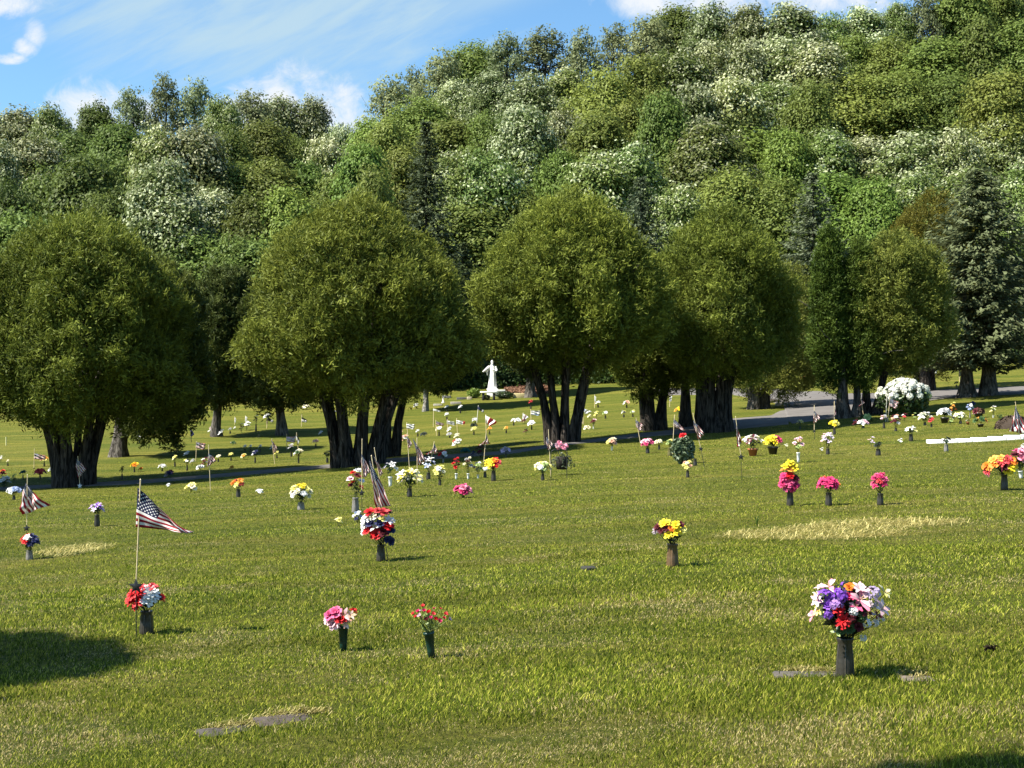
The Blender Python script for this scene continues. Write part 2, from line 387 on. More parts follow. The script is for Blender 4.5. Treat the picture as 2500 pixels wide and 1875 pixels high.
# ================================================================ trees
def crown_mesh(name, seed, H=12., Rw=4.5, z0=.28, nlobe=15, ncl=330, nleaf=36, size=.34, spread=.58,
               cols=((.05, .085, .02), (.09, .125, .03)), pale=0., palecol=(.46, .49, .29), open_=0., flat=1.0):
    rng = np.random.default_rng(seed); mb = MB()
    zb = z0 * H; hc = H - zb
    lobes = []
    for k in range(nlobe):
        th = k * 2.4 + rng.uniform(-.5, .5); t = (k + .5) / nlobe
        zz = zb + hc * (.2 + .62 * t); rr = Rw * (.62 - .42 * t ** 1.6) * rng.uniform(.75, 1.1)
        rad = Rw * rng.uniform(.30, .50) * (1.0 - .25 * t)
        lobes.append((np.array([rr * math.cos(th), rr * math.sin(th), zz]), rad))
    lobes.append((np.array([0, 0, zb + hc * .55]), Rw * .62)); lobes.append((np.array([0, 0, zb + hc * .82]), Rw * .42))
    C = []; D = []
    for k in range(ncl):
        c, r = lobes[rng.integers(len(lobes))]
        d = unit(rng.normal(size=3) + np.array([0, 0, .35]))
        C.append(c + d * r * np.array([1, 1, .85]) * rng.uniform(.78 - .3 * open_, 1.08)); D.append(unit(d + unit(c - np.array([0, 0, zb + .4 * hc])) * .5))
    C = np.array(C); D = np.array(D)
    C[:, 2] = np.clip(C[:, 2], zb * .9, H)
    idx = np.repeat(np.arange(ncl), nleaf)
    off = rng.normal(size=(len(idx), 3)) * spread * np.array([1, 1, .55 * flat])
    P = C[idx] + off
    N = unit(D[idx] * .55 + unit(off) * .55 + np.array([0, 0, .4]) + rng.normal(size=(len(idx), 3)) * .42)
    tcl = rng.uniform(0, 1, ncl); t = np.clip(tcl[idx] * .7 + rng.uniform(0, .45, len(idx)), 0, 1)[:, None]
    c = np.array(cols[0]) * (1 - t) + np.array(cols[1]) * t
    c *= rng.uniform(.75, 1.25, len(idx))[:, None]
    if pale > 0:
        clp = np.clip(D[:, 2] * .55 + .45 + rng.uniform(-.55, .45, ncl), 0, 1)       # blossom sits on the outer, upper twigs
        clf = rng.uniform(0, 1, ncl) < pale * (.25 + clp)
        isp = clf[idx] & (rng.uniform(0, 1, len(idx)) < .8) & (off[:, 2] > -.2 * spread)
        pc = np.array(palecol) * rng.uniform(.7, 1.2, len(idx))[:, None]
        c = np.where(isp[:, None], pc, c)
    sz = size * rng.uniform(.7, 1.3, len(idx))
    cards(mb, P, N, sz * 1.25, sz * .75, c, rng)
    return mb.mesh(name, M_LEAF), [l[0] for l in lobes]

def trunk_mesh(name, seed, H, lobes, r0=.24, bark=None, z0=.28, limbs=True):
    rng = np.random.default_rng(seed); mb = MB()
    n = 9; zz = np.linspace(0, .86 * H, n)
    P = np.stack([np.cumsum(rng.normal(0, .07, n)), np.cumsum(rng.normal(0, .07, n)), zz], 1); P[0, :2] = 0
    rad = r0 * np.linspace(1, .2, n); rad[0] *= 1.35
    tube(mb, P, rad, (.1, .09, .08), 8)
    if limbs:
        for c in lobes:
            k = rng.integers(2, 6); s = P[k]
            mid = (s + c) / 2 + np.array([0, 0, -.25]) + rng.normal(0, .2, 3)
            tt = np.linspace(0, 1, 6)[:, None]
            Q = (1 - tt) ** 2 * s + 2 * tt * (1 - tt) * mid + tt ** 2 * c
            tube(mb, Q, rad[k] * np.linspace(.55, .12, 6), (.1, .09, .08), 5)
            for q in range(3):
                e = c + rng.normal(0, 1, 3) * np.array([1.1, 1.1, .7]); s2 = Q[rng.integers(2, 5)]
                tube(mb, np.linspace(s2, e, 4) + rng.normal(0, .06, (4, 3)), rad[k] * np.linspace(.25, .06, 4), (.1, .09, .08), 4)
    return mb.mesh(name, bark or M_BARK_D, smooth=True)

KIND = {}
def proto(key, label, n, bark=None, r0=.22, **k):
    lst = []
    for i in range(n):
        cm, lobes = crown_mesh('crown', hash_(key) + i * 17, **k)
        lst.append((cm, trunk_mesh('trunk', hash_(key) + 5 + i, k.get('H', 12.), lobes, r0, bark), k.get('H', 12.), k.get('Rw', 4.5)))
    KIND[key] = (label, lst)
def hash_(s): return sum(ord(c) * (i + 3) for i, c in enumerate(s)) % 1000

DK = ((.066, .097, .019), (.145, .186, .040)); OL = ((.094, .127, .024), (.190, .228, .048))
GR = ((.085, .135, .022), (.170, .235, .046)); WS = ((.110, .135, .055), (.205, .232, .105))
proto('P', 'pale-blossomed', 3, pale=.62, cols=((.076, .108, .028), (.158, .190, .056)), ncl=440, nleaf=54, size=.245)
proto('Q', 'lightly blossomed', 2, pale=.30, cols=((.080, .123, .026), (.168, .210, .054)), ncl=440, nleaf=54, size=.245)
proto('D', 'dark green leafy', 2, cols=DK, ncl=440, nleaf=54, size=.26)
proto('O', 'olive green feathery', 3, cols=OL, ncl=480, nleaf=46, size=.23, spread=.6)
proto('G', 'fresh green leafy', 2, cols=GR, ncl=440, nleaf=54, size=.26)
proto('W', 'thin-leaved open', 3, cols=WS, ncl=230, nleaf=20, size=.25, open_=.8, spread=.34, z0=.34, r0=.2)
proto('B', 'white-stemmed dark', 2, cols=((.055, .082, .018), (.12, .155, .036)), ncl=260, nleaf=46, size=.25, bark=M_BARK_W, r0=.24, open_=.6)

def tree_at(px, pytop, wpx, key, Hn, name='broadleaf_tree', Y=None):
    """a tree whose top shows at (px, pytop); its depth on the slope follows from its natural height Hn"""
    if Y is None:
        ys = np.arange(104, 215, .5); x = (px - CX) * ys / F_PX
        h = EYE - (pytop - HY) * ys / F_PX - ground_z(x, ys)
        k = np.nonzero(h <= Hn)[0]; Y = float(ys[k[0]]) if len(k) else 214.
        if len(k) and k[0] == 0: Y = 104.
    x = (px - CX) * Y / F_PX; g = gz(x, Y); H = max(4., EYE - (pytop - HY) * Y / F_PX - g)
    lab, lst = KIND[key]; rr = random.Random(int(px * 7 + pytop)); cm, tm, h0, r0 = rr.choice(lst)
    W = wpx * Y / F_PX
    root = empty(name, (x, Y, g - .1), rr.uniform(0, 6.28), (W / (2.05 * r0), W / (2.05 * r0), H / (h0 * .97)))
    for nm, me in (('crown', cm), ('trunk', tm)):
        o = bpy.data.objects.new(nm, me); COL.objects.link(o); o.parent = root
    return root, Y

HILL = [  # row, trees as (px, top py, width px, kind)
 ('on the skyline', 12.5, [(-40, 290, 150, 'P'), (45, 275, 150, 'P'), (130, 268, 140, 'Q'), (235, 262, 120, 'D'), (320, 215, 130, 'W'), (405, 188, 140, 'W'), (480, 196, 120, 'W'), (545, 245, 130, 'Q'),
   (615, 222, 130, 'W'), (690, 250, 140, 'P'), (765, 252, 130, 'P'), (835, 312, 120, 'P'), (905, 305, 110, 'G'), (955, 190, 130, 'W'), (1015, 165, 120, 'W'), (1080, 125, 140, 'W'),
   (1160, 112, 140, 'O'), (1240, 82, 140, 'W'), (1330, 76, 140, 'W'), (1420, 80, 140, 'W'), (1500, 62, 130, 'W'), (1580, 38, 130, 'W'), (1655, 28, 140, 'D'), (1735, 22, 150, 'P'),
   (1830, 26, 150, 'P'), (1930, 24, 150, 'P'), (2020, 45, 140, 'Q'), (2105, 30, 150, 'P'), (2195, 20, 140, 'Q'), (2255, -25, 130, 'W'), (2340, -40, 150, 'D'), (2430, -45, 160, 'D'), (2520, -50, 160, 'D')]),
 ('high on the slope', 12.5, [(-10, 350, 150, 'P'), (85, 345, 150, 'P'), (180, 335, 140, 'D'), (285, 318, 140, 'D'), (385, 330, 150, 'Q'), (470, 322, 150, 'P'), (560, 318, 150, 'O'), (645, 305, 150, 'O'), (720, 340, 140, 'O'),
   (800, 345, 140, 'P'), (880, 372, 130, 'G'), (950, 300, 150, 'O'), (1030, 245, 150, 'O'), (1115, 205, 150, 'P'), (1200, 188, 150, 'P'), (1290, 196, 150, 'P'), (1385, 182, 150, 'Q'), (1480, 178, 150, 'O'), (1565, 150, 150, 'O'),
   (1650, 128, 150, 'Q'), (1735, 112, 150, 'P'), (1820, 118, 150, 'P'), (1905, 105, 150, 'P'), (1990, 118, 150, 'P'), (2080, 95, 170, 'O'), (2180, 100, 180, 'O'), (2290, 105, 190, 'O'), (2400, 60, 170, 'D'), (2500, 60, 170, 'O')]),
 ('half way up the slope', 12., [(20, 440, 170, 'B'), (115, 410, 170, 'B'), (215, 400, 170, 'D'), (310, 405, 160, 'D'), (400, 410, 160, 'P'), (480, 395, 160, 'P'), (565, 400, 160, 'O'), (660, 395, 160, 'O'), (750, 410, 150, 'G'),
   (830, 432, 150, 'O'), (910, 425, 150, 'O'), (985, 370, 150, 'O'), (1100, 305, 160, 'O'), (1190, 285, 160, 'O'), (1280, 275, 160, 'P'), (1370, 280, 160, 'P'), (1460, 285, 160, 'O'), (1540, 255, 160, 'O'), (1620, 240, 160, 'D'),
   (1705, 215, 160, 'P'), (1790, 205, 160, 'P'), (1880, 215, 170, 'Q'), (1975, 215, 180, 'O'), (2080, 195, 190, 'O'), (2195, 190, 200, 'O'), (2320, 195, 200, 'O'), (2440, 190, 190, 'O')]),
 ('low on the slope', 11., [(50, 530, 180, 'D'), (150, 505, 180, 'B'), (255, 490, 180, 'D'), (350, 500, 170, 'D'), (440, 490, 170, 'P'), (520, 470, 170, 'P'), (610, 495, 170, 'D'), (700, 478, 160, 'G'), (790, 500, 160, 'O'),
   (880, 480, 150, 'O'), (1110, 392, 160, 'Q'), (1195, 385, 160, 'Q'), (1285, 378, 160, 'G'), (1375, 385, 160, 'G'), (1465, 392, 160, 'Q'), (1550, 370, 160, 'Q'), (1640, 340, 160, 'D'), (1730, 318, 170, 'Q'), (1825, 325, 170, 'G'),
   (1920, 330, 170, 'G'), (2020, 335, 180, 'Q'), (2120, 345, 180, 'P'), (2225, 335, 180, 'P'), (2330, 325, 190, 'P'), (2450, 300, 190, 'P')]),
 ('at the slope foot', 10., [(20, 640, 200, 'D'), (480, 580, 180, 'D'), (570, 590, 180, 'D'), (640, 600, 180, 'D'), (1160, 500, 180, 'D'), (1270, 480, 180, 'D'), (1400, 470, 180, 'G'), (1500, 480, 170, 'P'), (1660, 470, 180, 'Q'),
   (1790, 418, 190, 'O'), (1890, 450, 180, 'O'), (2040, 440, 190, 'G'), (2130, 450, 190, 'G'), (2240, 440, 190, 'Q'), (2360, 430, 200, 'Q'), (2500, 420, 200, 'Q')]),
]
ORD = ['first', 'second', 'third', 'fourth', 'fifth', 'sixth', 'seventh', 'eighth', 'ninth', 'tenth', 'eleventh', 'twelfth', 'thirteenth']
def mark(px):
    for a, s in ((110, 'over the leftmost arborvitae'), (330, 'over the first arborvitae'), (560, 'between the first two arborvitae'), (740, 'left of the second arborvitae'),
                 (930, 'over the second arborvitae'), (1130, 'around the tall narrow spruce'), (1280, 'left of the third arborvitae'), (1460, 'over the third arborvitae'),
                 (1640, 'by the fourth arborvitae'), (1860, 'over the fourth arborvitae'), (2060, 'over the twin columnar trees'), (2260, 'left of the big spruce')):
        if px < a: return s
    return 'over the big grey spruce'
seen = {}
for row, Hn, lst in HILL:
    for (px, py, w, k) in lst:
        root, Y = tree_at(px, py, w * (1.3 + .28 * math.sin(px * .9 + py * 2.3)), k, Hn * (1.16 + .14 * math.sin(px * 1.7)))
        base = f'{KIND[k][0]} tree {row} {mark(px)}'
        seen.setdefault(base, []).append(root)
for base, rs in seen.items():
    for i, r_ in enumerate(rs):
        lab = base if len(rs) == 1 else f'{ORD[i]} {base}' if i < len(rs) - 1 or i == 0 else f'last {base}'
        tag(r_, lab, 'tree', 'trees of the wooded hillside')

# ---- undergrowth closing the wood's edge and floor
def undergrowth():
    rng = np.random.default_rng(5); mb = MB()
    n = 1500
    px = rng.uniform(-300, 2800, n); Y = np.where(rng.uniform(size=n) < .55, rng.uniform(0, 1, n) * 12, rng.uniform(0, 75, n))
    x0 = (px - CX) / F_PX * 105
    yf = np.interp(x0, [-20, 10, 25], [101, 103, 116]); Y = yf + Y; x = (px - CX) * Y / F_PX
    g = ground_z(x, Y); hh = rng.uniform(.6, 2.4, n)
    nl = 80; idx = np.repeat(np.arange(n), nl)
    d = unit(rng.normal(size=(len(idx), 3)) + np.array([0, 0, .3])); d[:, 2] = np.abs(d[:, 2])
    P = np.stack([x, Y, g], 1)[idx] + d * np.stack([hh * .8, hh * .8, hh], 1)[idx] * rng.uniform(.75, 1.05, (len(idx), 1))
    t = rng.uniform(0, 1, (n, 1))[idx]
    c = (np.array([.016, .028, .008]) * (1 - t) + np.array([.06, .095, .02]) * t) * rng.uniform(.7, 1.3, (len(idx), 1))
    cards(mb, P, unit(d + rng.normal(size=d.shape) * .7), .30, .18, c, rng)
    return mb.build('undergrowth', M_LEAF)
tag(undergrowth(), 'low leafy undergrowth along the edge of the wood', kind='stuff')

# ---- spruces
def spruce(name, px, pybase, pytop, wpx, label, Y, seed, cols=((.045, .065, .048), (.17, .20, .165)), bark=M_BARK_G, z0=.14, r0=.3, shape=.8, stems=1, dens=1.0):
    rng = np.random.default_rng(seed)
    x = (px - CX) * Y / F_PX; g = gz(x, Y); H = EYE - (pytop - HY) * Y / F_PX - g; Rw = wpx * Y / F_PX / 2
    root = empty(name, (x, Y, g)); tag(root, label, 'spruce tree')
    tb = MB()
    for s in range(stems):
        a = s * 2.6 + .4; off = np.array([math.cos(a), math.sin(a), 0]) * (.55 if stems > 1 else 0)
        zz = np.linspace(-.15, H * (.97 if s == 0 else .6), 10)
        P = np.stack([off[0] * (1 + zz * .05), off[1] * (1 + zz * .05), zz], 1); P[:, :2] += rng.normal(0, .03, (10, 2))
        rad = r0 * np.linspace(1, .06, 10); rad[0] *= 1.5
        fl = 1 + .22 * rng.normal(size=(10, 12)).clip(-1, 1)
        tube(tb, P, rad, (.2, .19, .17), 12, flat=fl)
    tb.build('trunk', bark, root, smooth=True)
    mb = MB(); A, N, AX, LN, CC = [], [], [], [], []
    z = z0 * H
    while z < H * .985:
        t = (z - z0 * H) / (H * (1 - z0)); L_ = Rw * (1 - t) ** shape * min(1, .55 + t * 4) + .12
        nb = max(4, int((5 + 7 * (1 - t)) * dens))
        ph = rng.uniform(0, 6.28)
        for b in range(nb):
            th = ph + b * 6.283 / nb + rng.uniform(-.25, .25); ll = L_ * rng.uniform(.72, 1.12)
            n = max(5, int(ll / .16)); s = np.linspace(.15, 1, n)
            dr = rng.uniform(.12, .35)
            r = ll * s; zz = z + rng.uniform(-.12, .12) - dr * ll * s + .55 * dr * ll * s ** 3 * 1.6
            out = np.array([math.cos(th), math.sin(th), 0]); side = np.array([-math.sin(th), math.cos(th), 0])
            for rep in range(3):
                lat = rng.normal(0, .13 + .12 * ll * (1 - s) * .5, n)
                P = out * r[:, None] + side * lat[:, None] + np.array([0, 0, 1]) * (zz + rng.normal(0, .05, n) - .1 * rep * rng.uniform(0, 1, n))[:, None]
                A.append(P); N.append(unit(np.array([0, 0, 1.]) + out * .35 + rng.normal(size=(n, 3)) * .38))
                AX.append(out * .9 + side * rng.normal(0, .6, (n, 1)) + np.array([0, 0, -.15]))
                LN.append(rng.uniform(.24, .40, n))
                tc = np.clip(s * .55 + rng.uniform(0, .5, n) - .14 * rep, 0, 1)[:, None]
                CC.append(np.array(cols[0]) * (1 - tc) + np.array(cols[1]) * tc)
        z += H * .021 * (1.25 - .5 * t)
    P = np.concatenate(A); ln = np.concatenate(LN)
    cards(mb, P, np.concatenate(N), ln, ln * .42, np.concatenate(CC), rng, axis=np.concatenate(AX))
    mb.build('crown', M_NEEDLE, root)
    return root
DKS = ((.026, .038, .013), (.105, .130, .052))
spruce('spruce_tree', 1040, 950, 285, 280, 'tall narrow dark spruce rising between the second and third arborvitae', 103, 11, ((.024, .036, .016), (.100, .122, .066)), M_BARK_D, .1, .26, .8, dens=1.3)
spruce('spruce_tree', 965, 950, 560, 190, 'short dark spruce standing beside the tall narrow spruce', 106, 12, DKS, M_BARK_D, .06, .22, .7)
spruce('spruce_tree', 1130, 950, 590, 170, 'low dark spruce in shade behind the white statue', 108, 13, DKS, M_BARK_D, .05, .22, .7)
spruce('spruce_tree', 1565, 950, 425, 320, 'grey green spruce filling the gap by the fourth arborvitae', 103, 14, ((.036, .052, .024), (.150, .180, .105)), M_BARK_D, .08, .26, .75)
spruce('spruce_tree', 1985, 945, 415, 310, 'grey spruce rising behind the twin columnar trees', 100, 15, ((.040, .056, .026), (.165, .190, .115)), M_BARK_D, .08, .26, .75)
spruce('spruce_tree', 2390, 967, 405, 480, 'big silvery spruce with ragged pale trunk beside the road', 71, 16, ((.044, .058, .022), (.170, .198, .098)), M_BARK_G, .15, .36, .62, stems=2, dens=1.25)

# ---- arborvitae: many stems, egg-shaped crown of feathery sprays
def arbor_crown(seed, H, Rw, z0, prof, N=8500, cols=((.030, .042, .008), (.105, .112, .020)), fing=.18, squash=1.0):
    """sprays gathered into ragged tufts over a lobed, uneven crown"""
    rng = np.random.default_rng(seed); mb = MB(); hb = H - z0
    def radius(u): return Rw * np.interp(u, [p[0] for p in prof], [p[1] for p in prof])
    T = max(260, int(N * 9 / 62)); u = rng.uniform(0, 1, T * 4); keep = rng.uniform(0, 1, T * 4) < (radius(u) / Rw * .85 + .15); u = u[keep][:T]; n = len(u)
    th = rng.uniform(0, 6.283, n)
    a = rng.uniform(0, 6.283, 6)
    low = .065 * np.sin(2 * th + a[0] + u * 2) + .065 * np.sin(3 * th + a[1] - u * 4) + .055 * np.sin(5 * th + a[2] + u * 9) + .05 * np.sin(u * 13 + a[3] + 2 * np.sin(th + a[4]))
    nb = 46; ub = rng.uniform(0, 1, nb); tb = rng.uniform(0, 6.283, nb)
    dth = (th[:, None] - tb[None] + np.pi) % (2 * np.pi) - np.pi
    d2 = (dth * np.maximum(radius(ub), .3)[None]) ** 2 + ((u[:, None] - ub[None]) * hb) ** 2
    lm = np.exp(-d2 / (.17 * Rw + .15) ** 2).max(1)                       # branch lobes
    inner = rng.uniform(size=n) < .30
    depth = np.where(inner, rng.uniform(.55, .86, n), rng.uniform(.86, 1.02, n))
    r = radius(u) * depth * (.86 + low + .21 * lm)
    zz = z0 + u * hb + np.where(u < .16, (.16 - u) / .16 * hb * (.05 * np.sin(3 * th + a[5]) + .04 * np.sin(7 * th + a[0])), 0)
    zz += np.clip((u - .8) / .2, 0, 1) * (depth - 1 + .6 * low) * hb * .35
    C = np.stack([r * np.cos(th), r * np.sin(th) * squash, zz], 1)
    du = .02; slope = (radius(np.clip(u + du, 0, 1)) - radius(np.clip(u - du, 0, 1))) / (2 * du * hb)
    out = unit(np.stack([np.cos(th), np.sin(th), -slope], 1))
    ax = unit(out * .7 + np.array([0, 0, .62]) + rng.normal(size=(n, 3)) * .45)       # where the tuft points
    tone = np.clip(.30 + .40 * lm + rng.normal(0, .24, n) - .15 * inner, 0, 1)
    k = 62; idx = np.repeat(np.arange(n), k); m = len(idx); size = (.10 + .09 * rng.uniform(size=n)) * (1 + .25 * (Rw > 2))
    s = rng.uniform(0, 1, m)
    P = C[idx] + ax[idx] * ((s - .35) * 3.2 * size[idx])[:, None] + rng.normal(size=(m, 3)) * (size[idx] * (1.15 - .75 * s))[:, None]
    d = unit(ax[idx] * rng.uniform(.5, 1.3, (m, 1)) + rng.normal(size=(m, 3)) * .6)
    nm = unit(rng.normal(size=(m, 3)) * .7 + out[idx] * .6 + np.array([0, 0, .35])); nm = unit(nm - (nm * d).sum(1)[:, None] * d)
    ln = fing * rng.uniform(.6, 1.3, m)
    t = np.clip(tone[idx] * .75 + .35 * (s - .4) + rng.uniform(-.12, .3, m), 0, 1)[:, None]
    cards(mb, P, nm, ln, ln * .24, np.array(cols[0]) * (1 - t) + np.array(cols[1]) * t, rng, axis=d)
    return mb

def arbor_trunk(mb, rng, n, H, z0, rbase, rtop, r0, lean=(0, 0), sq=.6):
    for k in range(n):
        a = (k + rng.uniform(-.2, .2)) / n * 6.283
        s = np.array([rbase * math.cos(a), rbase * math.sin(a) * sq, -.1])
        e = np.array([rtop * math.cos(a) + lean[0], rtop * math.sin(a) * sq + lean[1], z0 + (H - z0) * .55])
        m = s * .72 + e * .28 + np.array([0, 0, (e[2]) * .35]) + rng.normal(0, .06, 3)
        t = np.linspace(0, 1, 10)[:, None]
        P = (1 - t) ** 2 * s + 2 * t * (1 - t) * m + t ** 2 * e + rng.normal(0, .02, (10, 3))
        rad = r0 * rng.uniform(.75, 1.2) * np.linspace(1, .25, 10); rad[0] *= 1.9; rad[1] *= 1.25
        fl = 1 + .26 * np.sin(np.arange(10)[None].T * .35 + np.arange(10)[None] * 2.5) + .08 * rng.normal(size=(10, 10)).clip(-1.5, 1.5)
        tube(mb, P, rad, (.1, .09, .08), 10, flat=fl)
        for q in range(3):      # bare side branches inside the crown
            b = P[rng.integers(4, 8)]; d = np.array([math.cos(a + rng.normal(0, .7)), math.sin(a + rng.normal(0, .7)), rng.uniform(.1, .8)])
            tube(mb, np.linspace(b, b + d * rng.uniform(.8, 2.0), 5) + rng.normal(0, .04, (5, 3)), r0 * np.linspace(.3, .06, 5), (.1, .09, .08), 5)

EGG = [(0, .25), (.04, .5), (.10, .78), (.18, .95), (.32, 1.0), (.5, .93), (.66, .78), (.8, .58), (.9, .38), (.97, .17), (1, .03)]
DOME = [(0, .35), (.05, .75), (.15, .97), (.3, 1.0), (.5, .96), (.68, .84), (.82, .66), (.92, .42), (.98, .2), (1, .04)]
COLM = [(0, .4), (.06, .75), (.2, .95), (.4, 1.0), (.6, .9), (.78, .7), (.9, .42), (.97, .2), (1, .03)]
RND = [(0, .3), (.08, .7), (.22, .92), (.42, 1.0), (.6, .96), (.76, .8), (.88, .58), (.96, .3), (1, .05)]

def arborvitae(px, pybase, label, crowns, stems, rbase, rtop, r0, seed, lean=(0, 0), bark=M_BARK_D, name='arborvitae_tree', cat='evergreen tree'):
    """crowns: (centre px, top py, bottom py, width px, profile, N, colours)"""
    p = at(px, pybase); s = m_per_px(p); rng = np.random.default_rng(seed)
    root = empty(name, p); tag(root, label, cat, 'evergreens along the cemetery road')
    for k, (cpx, top, bot, w, prof, N, cols) in enumerate(crowns):
        H = EYE - (top - HY) * s - p.z; z0 = EYE - (bot - HY) * s - p.z
        mb = arbor_crown(seed * 7 + k, H, w * s / 2, z0, prof, N, cols, squash=1.25 if w > 300 else .9)
        mb.move(Matrix.Translation(((cpx - px) * s, 0, 0)))
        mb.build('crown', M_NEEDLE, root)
    tb = MB(); Hm = max(EYE - (c[1] - HY) * s - p.z for c in crowns); z0 = min(EYE - (c[2] - HY) * s - p.z for c in crowns)
    arbor_trunk(tb, rng, stems, Hm, z0, rbase, rtop, r0, lean)
    tb.build('trunk', bark, root, smooth=True)
    return root
AV = ((.042, .062, .011), (.195, .226, .036)); AV2 = ((.044, .064, .011), (.205, .232, .036)); DKA = ((.026, .048, .008), (.110, .150, .024)); OLA = ((.055, .072, .014), (.20, .21, .04))
arborvitae(178, 1188, 'leftmost big round arborvitae, with a flag and white star at its trunk', [(195, 535, 1030, 500, DOME, 24000, AV)], 8, .46, 2.6, .17, 31)
arborvitae(872, 1137, 'second big arborvitae, its dark stems fanned wide above the shaded road', [(862, 490, 965, 535, EGG, 24000, AV)], 9, .66, 3.0, .17, 32, lean=(.3, 0))
arborvitae(944, 1116, 'slim pair of dark stems leaning out just behind the second arborvitae', [(975, 660, 945, 205, RND, 6500, AV)], 3, .28, .9, .17, 33, lean=(.9, 0))
arborvitae(1373, 1082, 'third big arborvitae, its stems fanned above a hanging flower basket', [(1390, 480, 892, 440, EGG, 22000, AV2)], 9, .44, 2.9, .14, 34)
arborvitae(1592, 1050, 'smaller arborvitae on a forked trunk between the third and fourth big ones', [(1595, 640, 955, 200, RND, 6500, AV2)], 3, .3, 1.3, .2, 35)
arborvitae(1690, 1042, 'straight dark double trunk standing close beside the fourth arborvitae', [(1690, 560, 925, 190, RND, 6000, AV2)], 2, .3, .4, .2, 36)
arborvitae(1747, 1055, 'fourth big arborvitae, its thick dark trunk at the road bend', [(1765, 515, 920, 370, EGG, 16000, AV2)], 6, .36, 1.4, .24, 37)
arborvitae(1846, 999, 'small arborvitae with short splayed stems on the grass island of the road', [(1890, 640, 965, 290, RND, 7500, OLA)], 3, .35, 1.4, .2, 38, bark=M_BARK_G)
arborvitae(2074, 1019, 'dark twin-topped columnar evergreen with pale bark at its foot', [(2022, 553, 935, 78, COLM, 6000, DKA), (2102, 583, 935, 96, COLM, 6500, DKA)], 2, .3, .5, .2, 39, bark=M_BARK_G)
arborvitae(2128, 1012, 'olive rounded evergreen on a forked black trunk beside the white flowering bush', [(2190, 575, 900, 250, RND, 11000, OLA)], 2, .25, 1.3, .2, 40, lean=(.9, .2))
arborvitae(2255, 955, 'golden olive evergreen half hidden behind the big silvery spruce', [(2275, 470, 900, 240, RND, 7500, ((.06, .06, .01), (.17, .14, .022)))], 3, .4, 1.0, .25, 41)

# ---- single-stemmed evergreens on the far lawn
LAWN_TREES = [  # px, base, crown px, top, bottom, width, label, bark, colours
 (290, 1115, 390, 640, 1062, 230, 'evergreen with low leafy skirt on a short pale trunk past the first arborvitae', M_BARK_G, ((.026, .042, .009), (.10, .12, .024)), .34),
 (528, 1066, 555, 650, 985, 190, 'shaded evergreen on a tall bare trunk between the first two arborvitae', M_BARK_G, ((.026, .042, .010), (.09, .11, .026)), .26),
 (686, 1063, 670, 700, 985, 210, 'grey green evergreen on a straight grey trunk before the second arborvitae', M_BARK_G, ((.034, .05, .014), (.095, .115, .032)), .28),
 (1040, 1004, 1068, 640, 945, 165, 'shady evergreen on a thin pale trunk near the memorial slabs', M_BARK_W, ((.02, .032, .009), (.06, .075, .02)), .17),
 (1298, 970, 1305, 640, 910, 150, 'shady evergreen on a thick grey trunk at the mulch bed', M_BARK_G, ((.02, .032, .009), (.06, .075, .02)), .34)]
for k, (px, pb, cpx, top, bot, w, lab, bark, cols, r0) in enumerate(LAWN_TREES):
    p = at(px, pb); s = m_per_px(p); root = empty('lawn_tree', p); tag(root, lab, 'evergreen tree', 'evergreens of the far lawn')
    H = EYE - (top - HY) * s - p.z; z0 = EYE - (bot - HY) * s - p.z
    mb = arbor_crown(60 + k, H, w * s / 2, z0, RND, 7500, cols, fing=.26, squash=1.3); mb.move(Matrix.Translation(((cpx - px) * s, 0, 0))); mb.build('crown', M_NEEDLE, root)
    tb = MB(); rng = np.random.default_rng(80 + k); zz = np.linspace(-.15, z0 + (H - z0) * .7, 12); t = (zz / zz[-1]).clip(0, 1)
    P = np.stack([(cpx - px) * s * t ** 1.8, 0 * t, zz], 1) + np.hstack([rng.normal(0, .03, (12, 2)), np.zeros((12, 1))])
    rad = r0 * np.linspace(1, .25, 12); rad[0] *= 1.4; rad[1] *= 1.1
    tube(tb, P, rad, (.2, .19, .17), 12, flat=1 + .14 * rng.normal(size=(12, 12)).clip(-1.5, 1.5))
    for q in range(7):
        b = P[rng.integers(6, 11)]; d = unit(np.array([rng.normal(), rng.normal(), .3])); tube(tb, np.linspace(b, b + d * w * s * .35, 5), r0 * np.linspace(.3, .06, 5), (.1, .09, .08), 5)
    tb.build('trunk', bark, root, smooth=True)

# ---- trees behind the photographer and off to the left whose shade falls into the view
def shade_tree(x, y, H, Rw, z0, label, seed, sq=1.0):
    root = empty('arborvitae_tree', (x, y, gz(x, y))); tag(root, label, 'evergreen tree', 'evergreens along the cemetery road')
    arbor_crown(seed, H, Rw, z0, DOME, 9000, AV, fing=.3, squash=sq).build('crown', M_NEEDLE, root)
    tb = MB(); arbor_trunk(tb, np.random.default_rng(seed), 5, H, z0, .5, 1.6, .26); tb.build('trunk', M_BARK_D, root, smooth=True)
def shade_from(px, py, Hc):
    """where a crown centre Hc above the ground must stand for its shade to fall at (px, py)"""
    p = at(px, py); k = Hc / sd.z
    return p.x + sd.x * k, p.y + sd.y * k
x_, y_ = shade_from(-544, 1680, 5.2); shade_tree(x_, y_, 7.4, 1.6, 3.0, 'round arborvitae beside the photographer, only its shade on the lawn showing', 51)
x_, y_ = shade_from(3480, 2300, 7.6); shade_tree(x_, y_, 9.6, 3.0, 5.0, 'tall arborvitae behind the photographer, only its shade at the lower edge showing', 52, .62)
p0_ = at(-330, 1205); shade_tree(p0_.x, p0_.y, 9.0, 3.6, 2.4, 'round arborvitae outside the picture, shading the grass before the first one', 53)
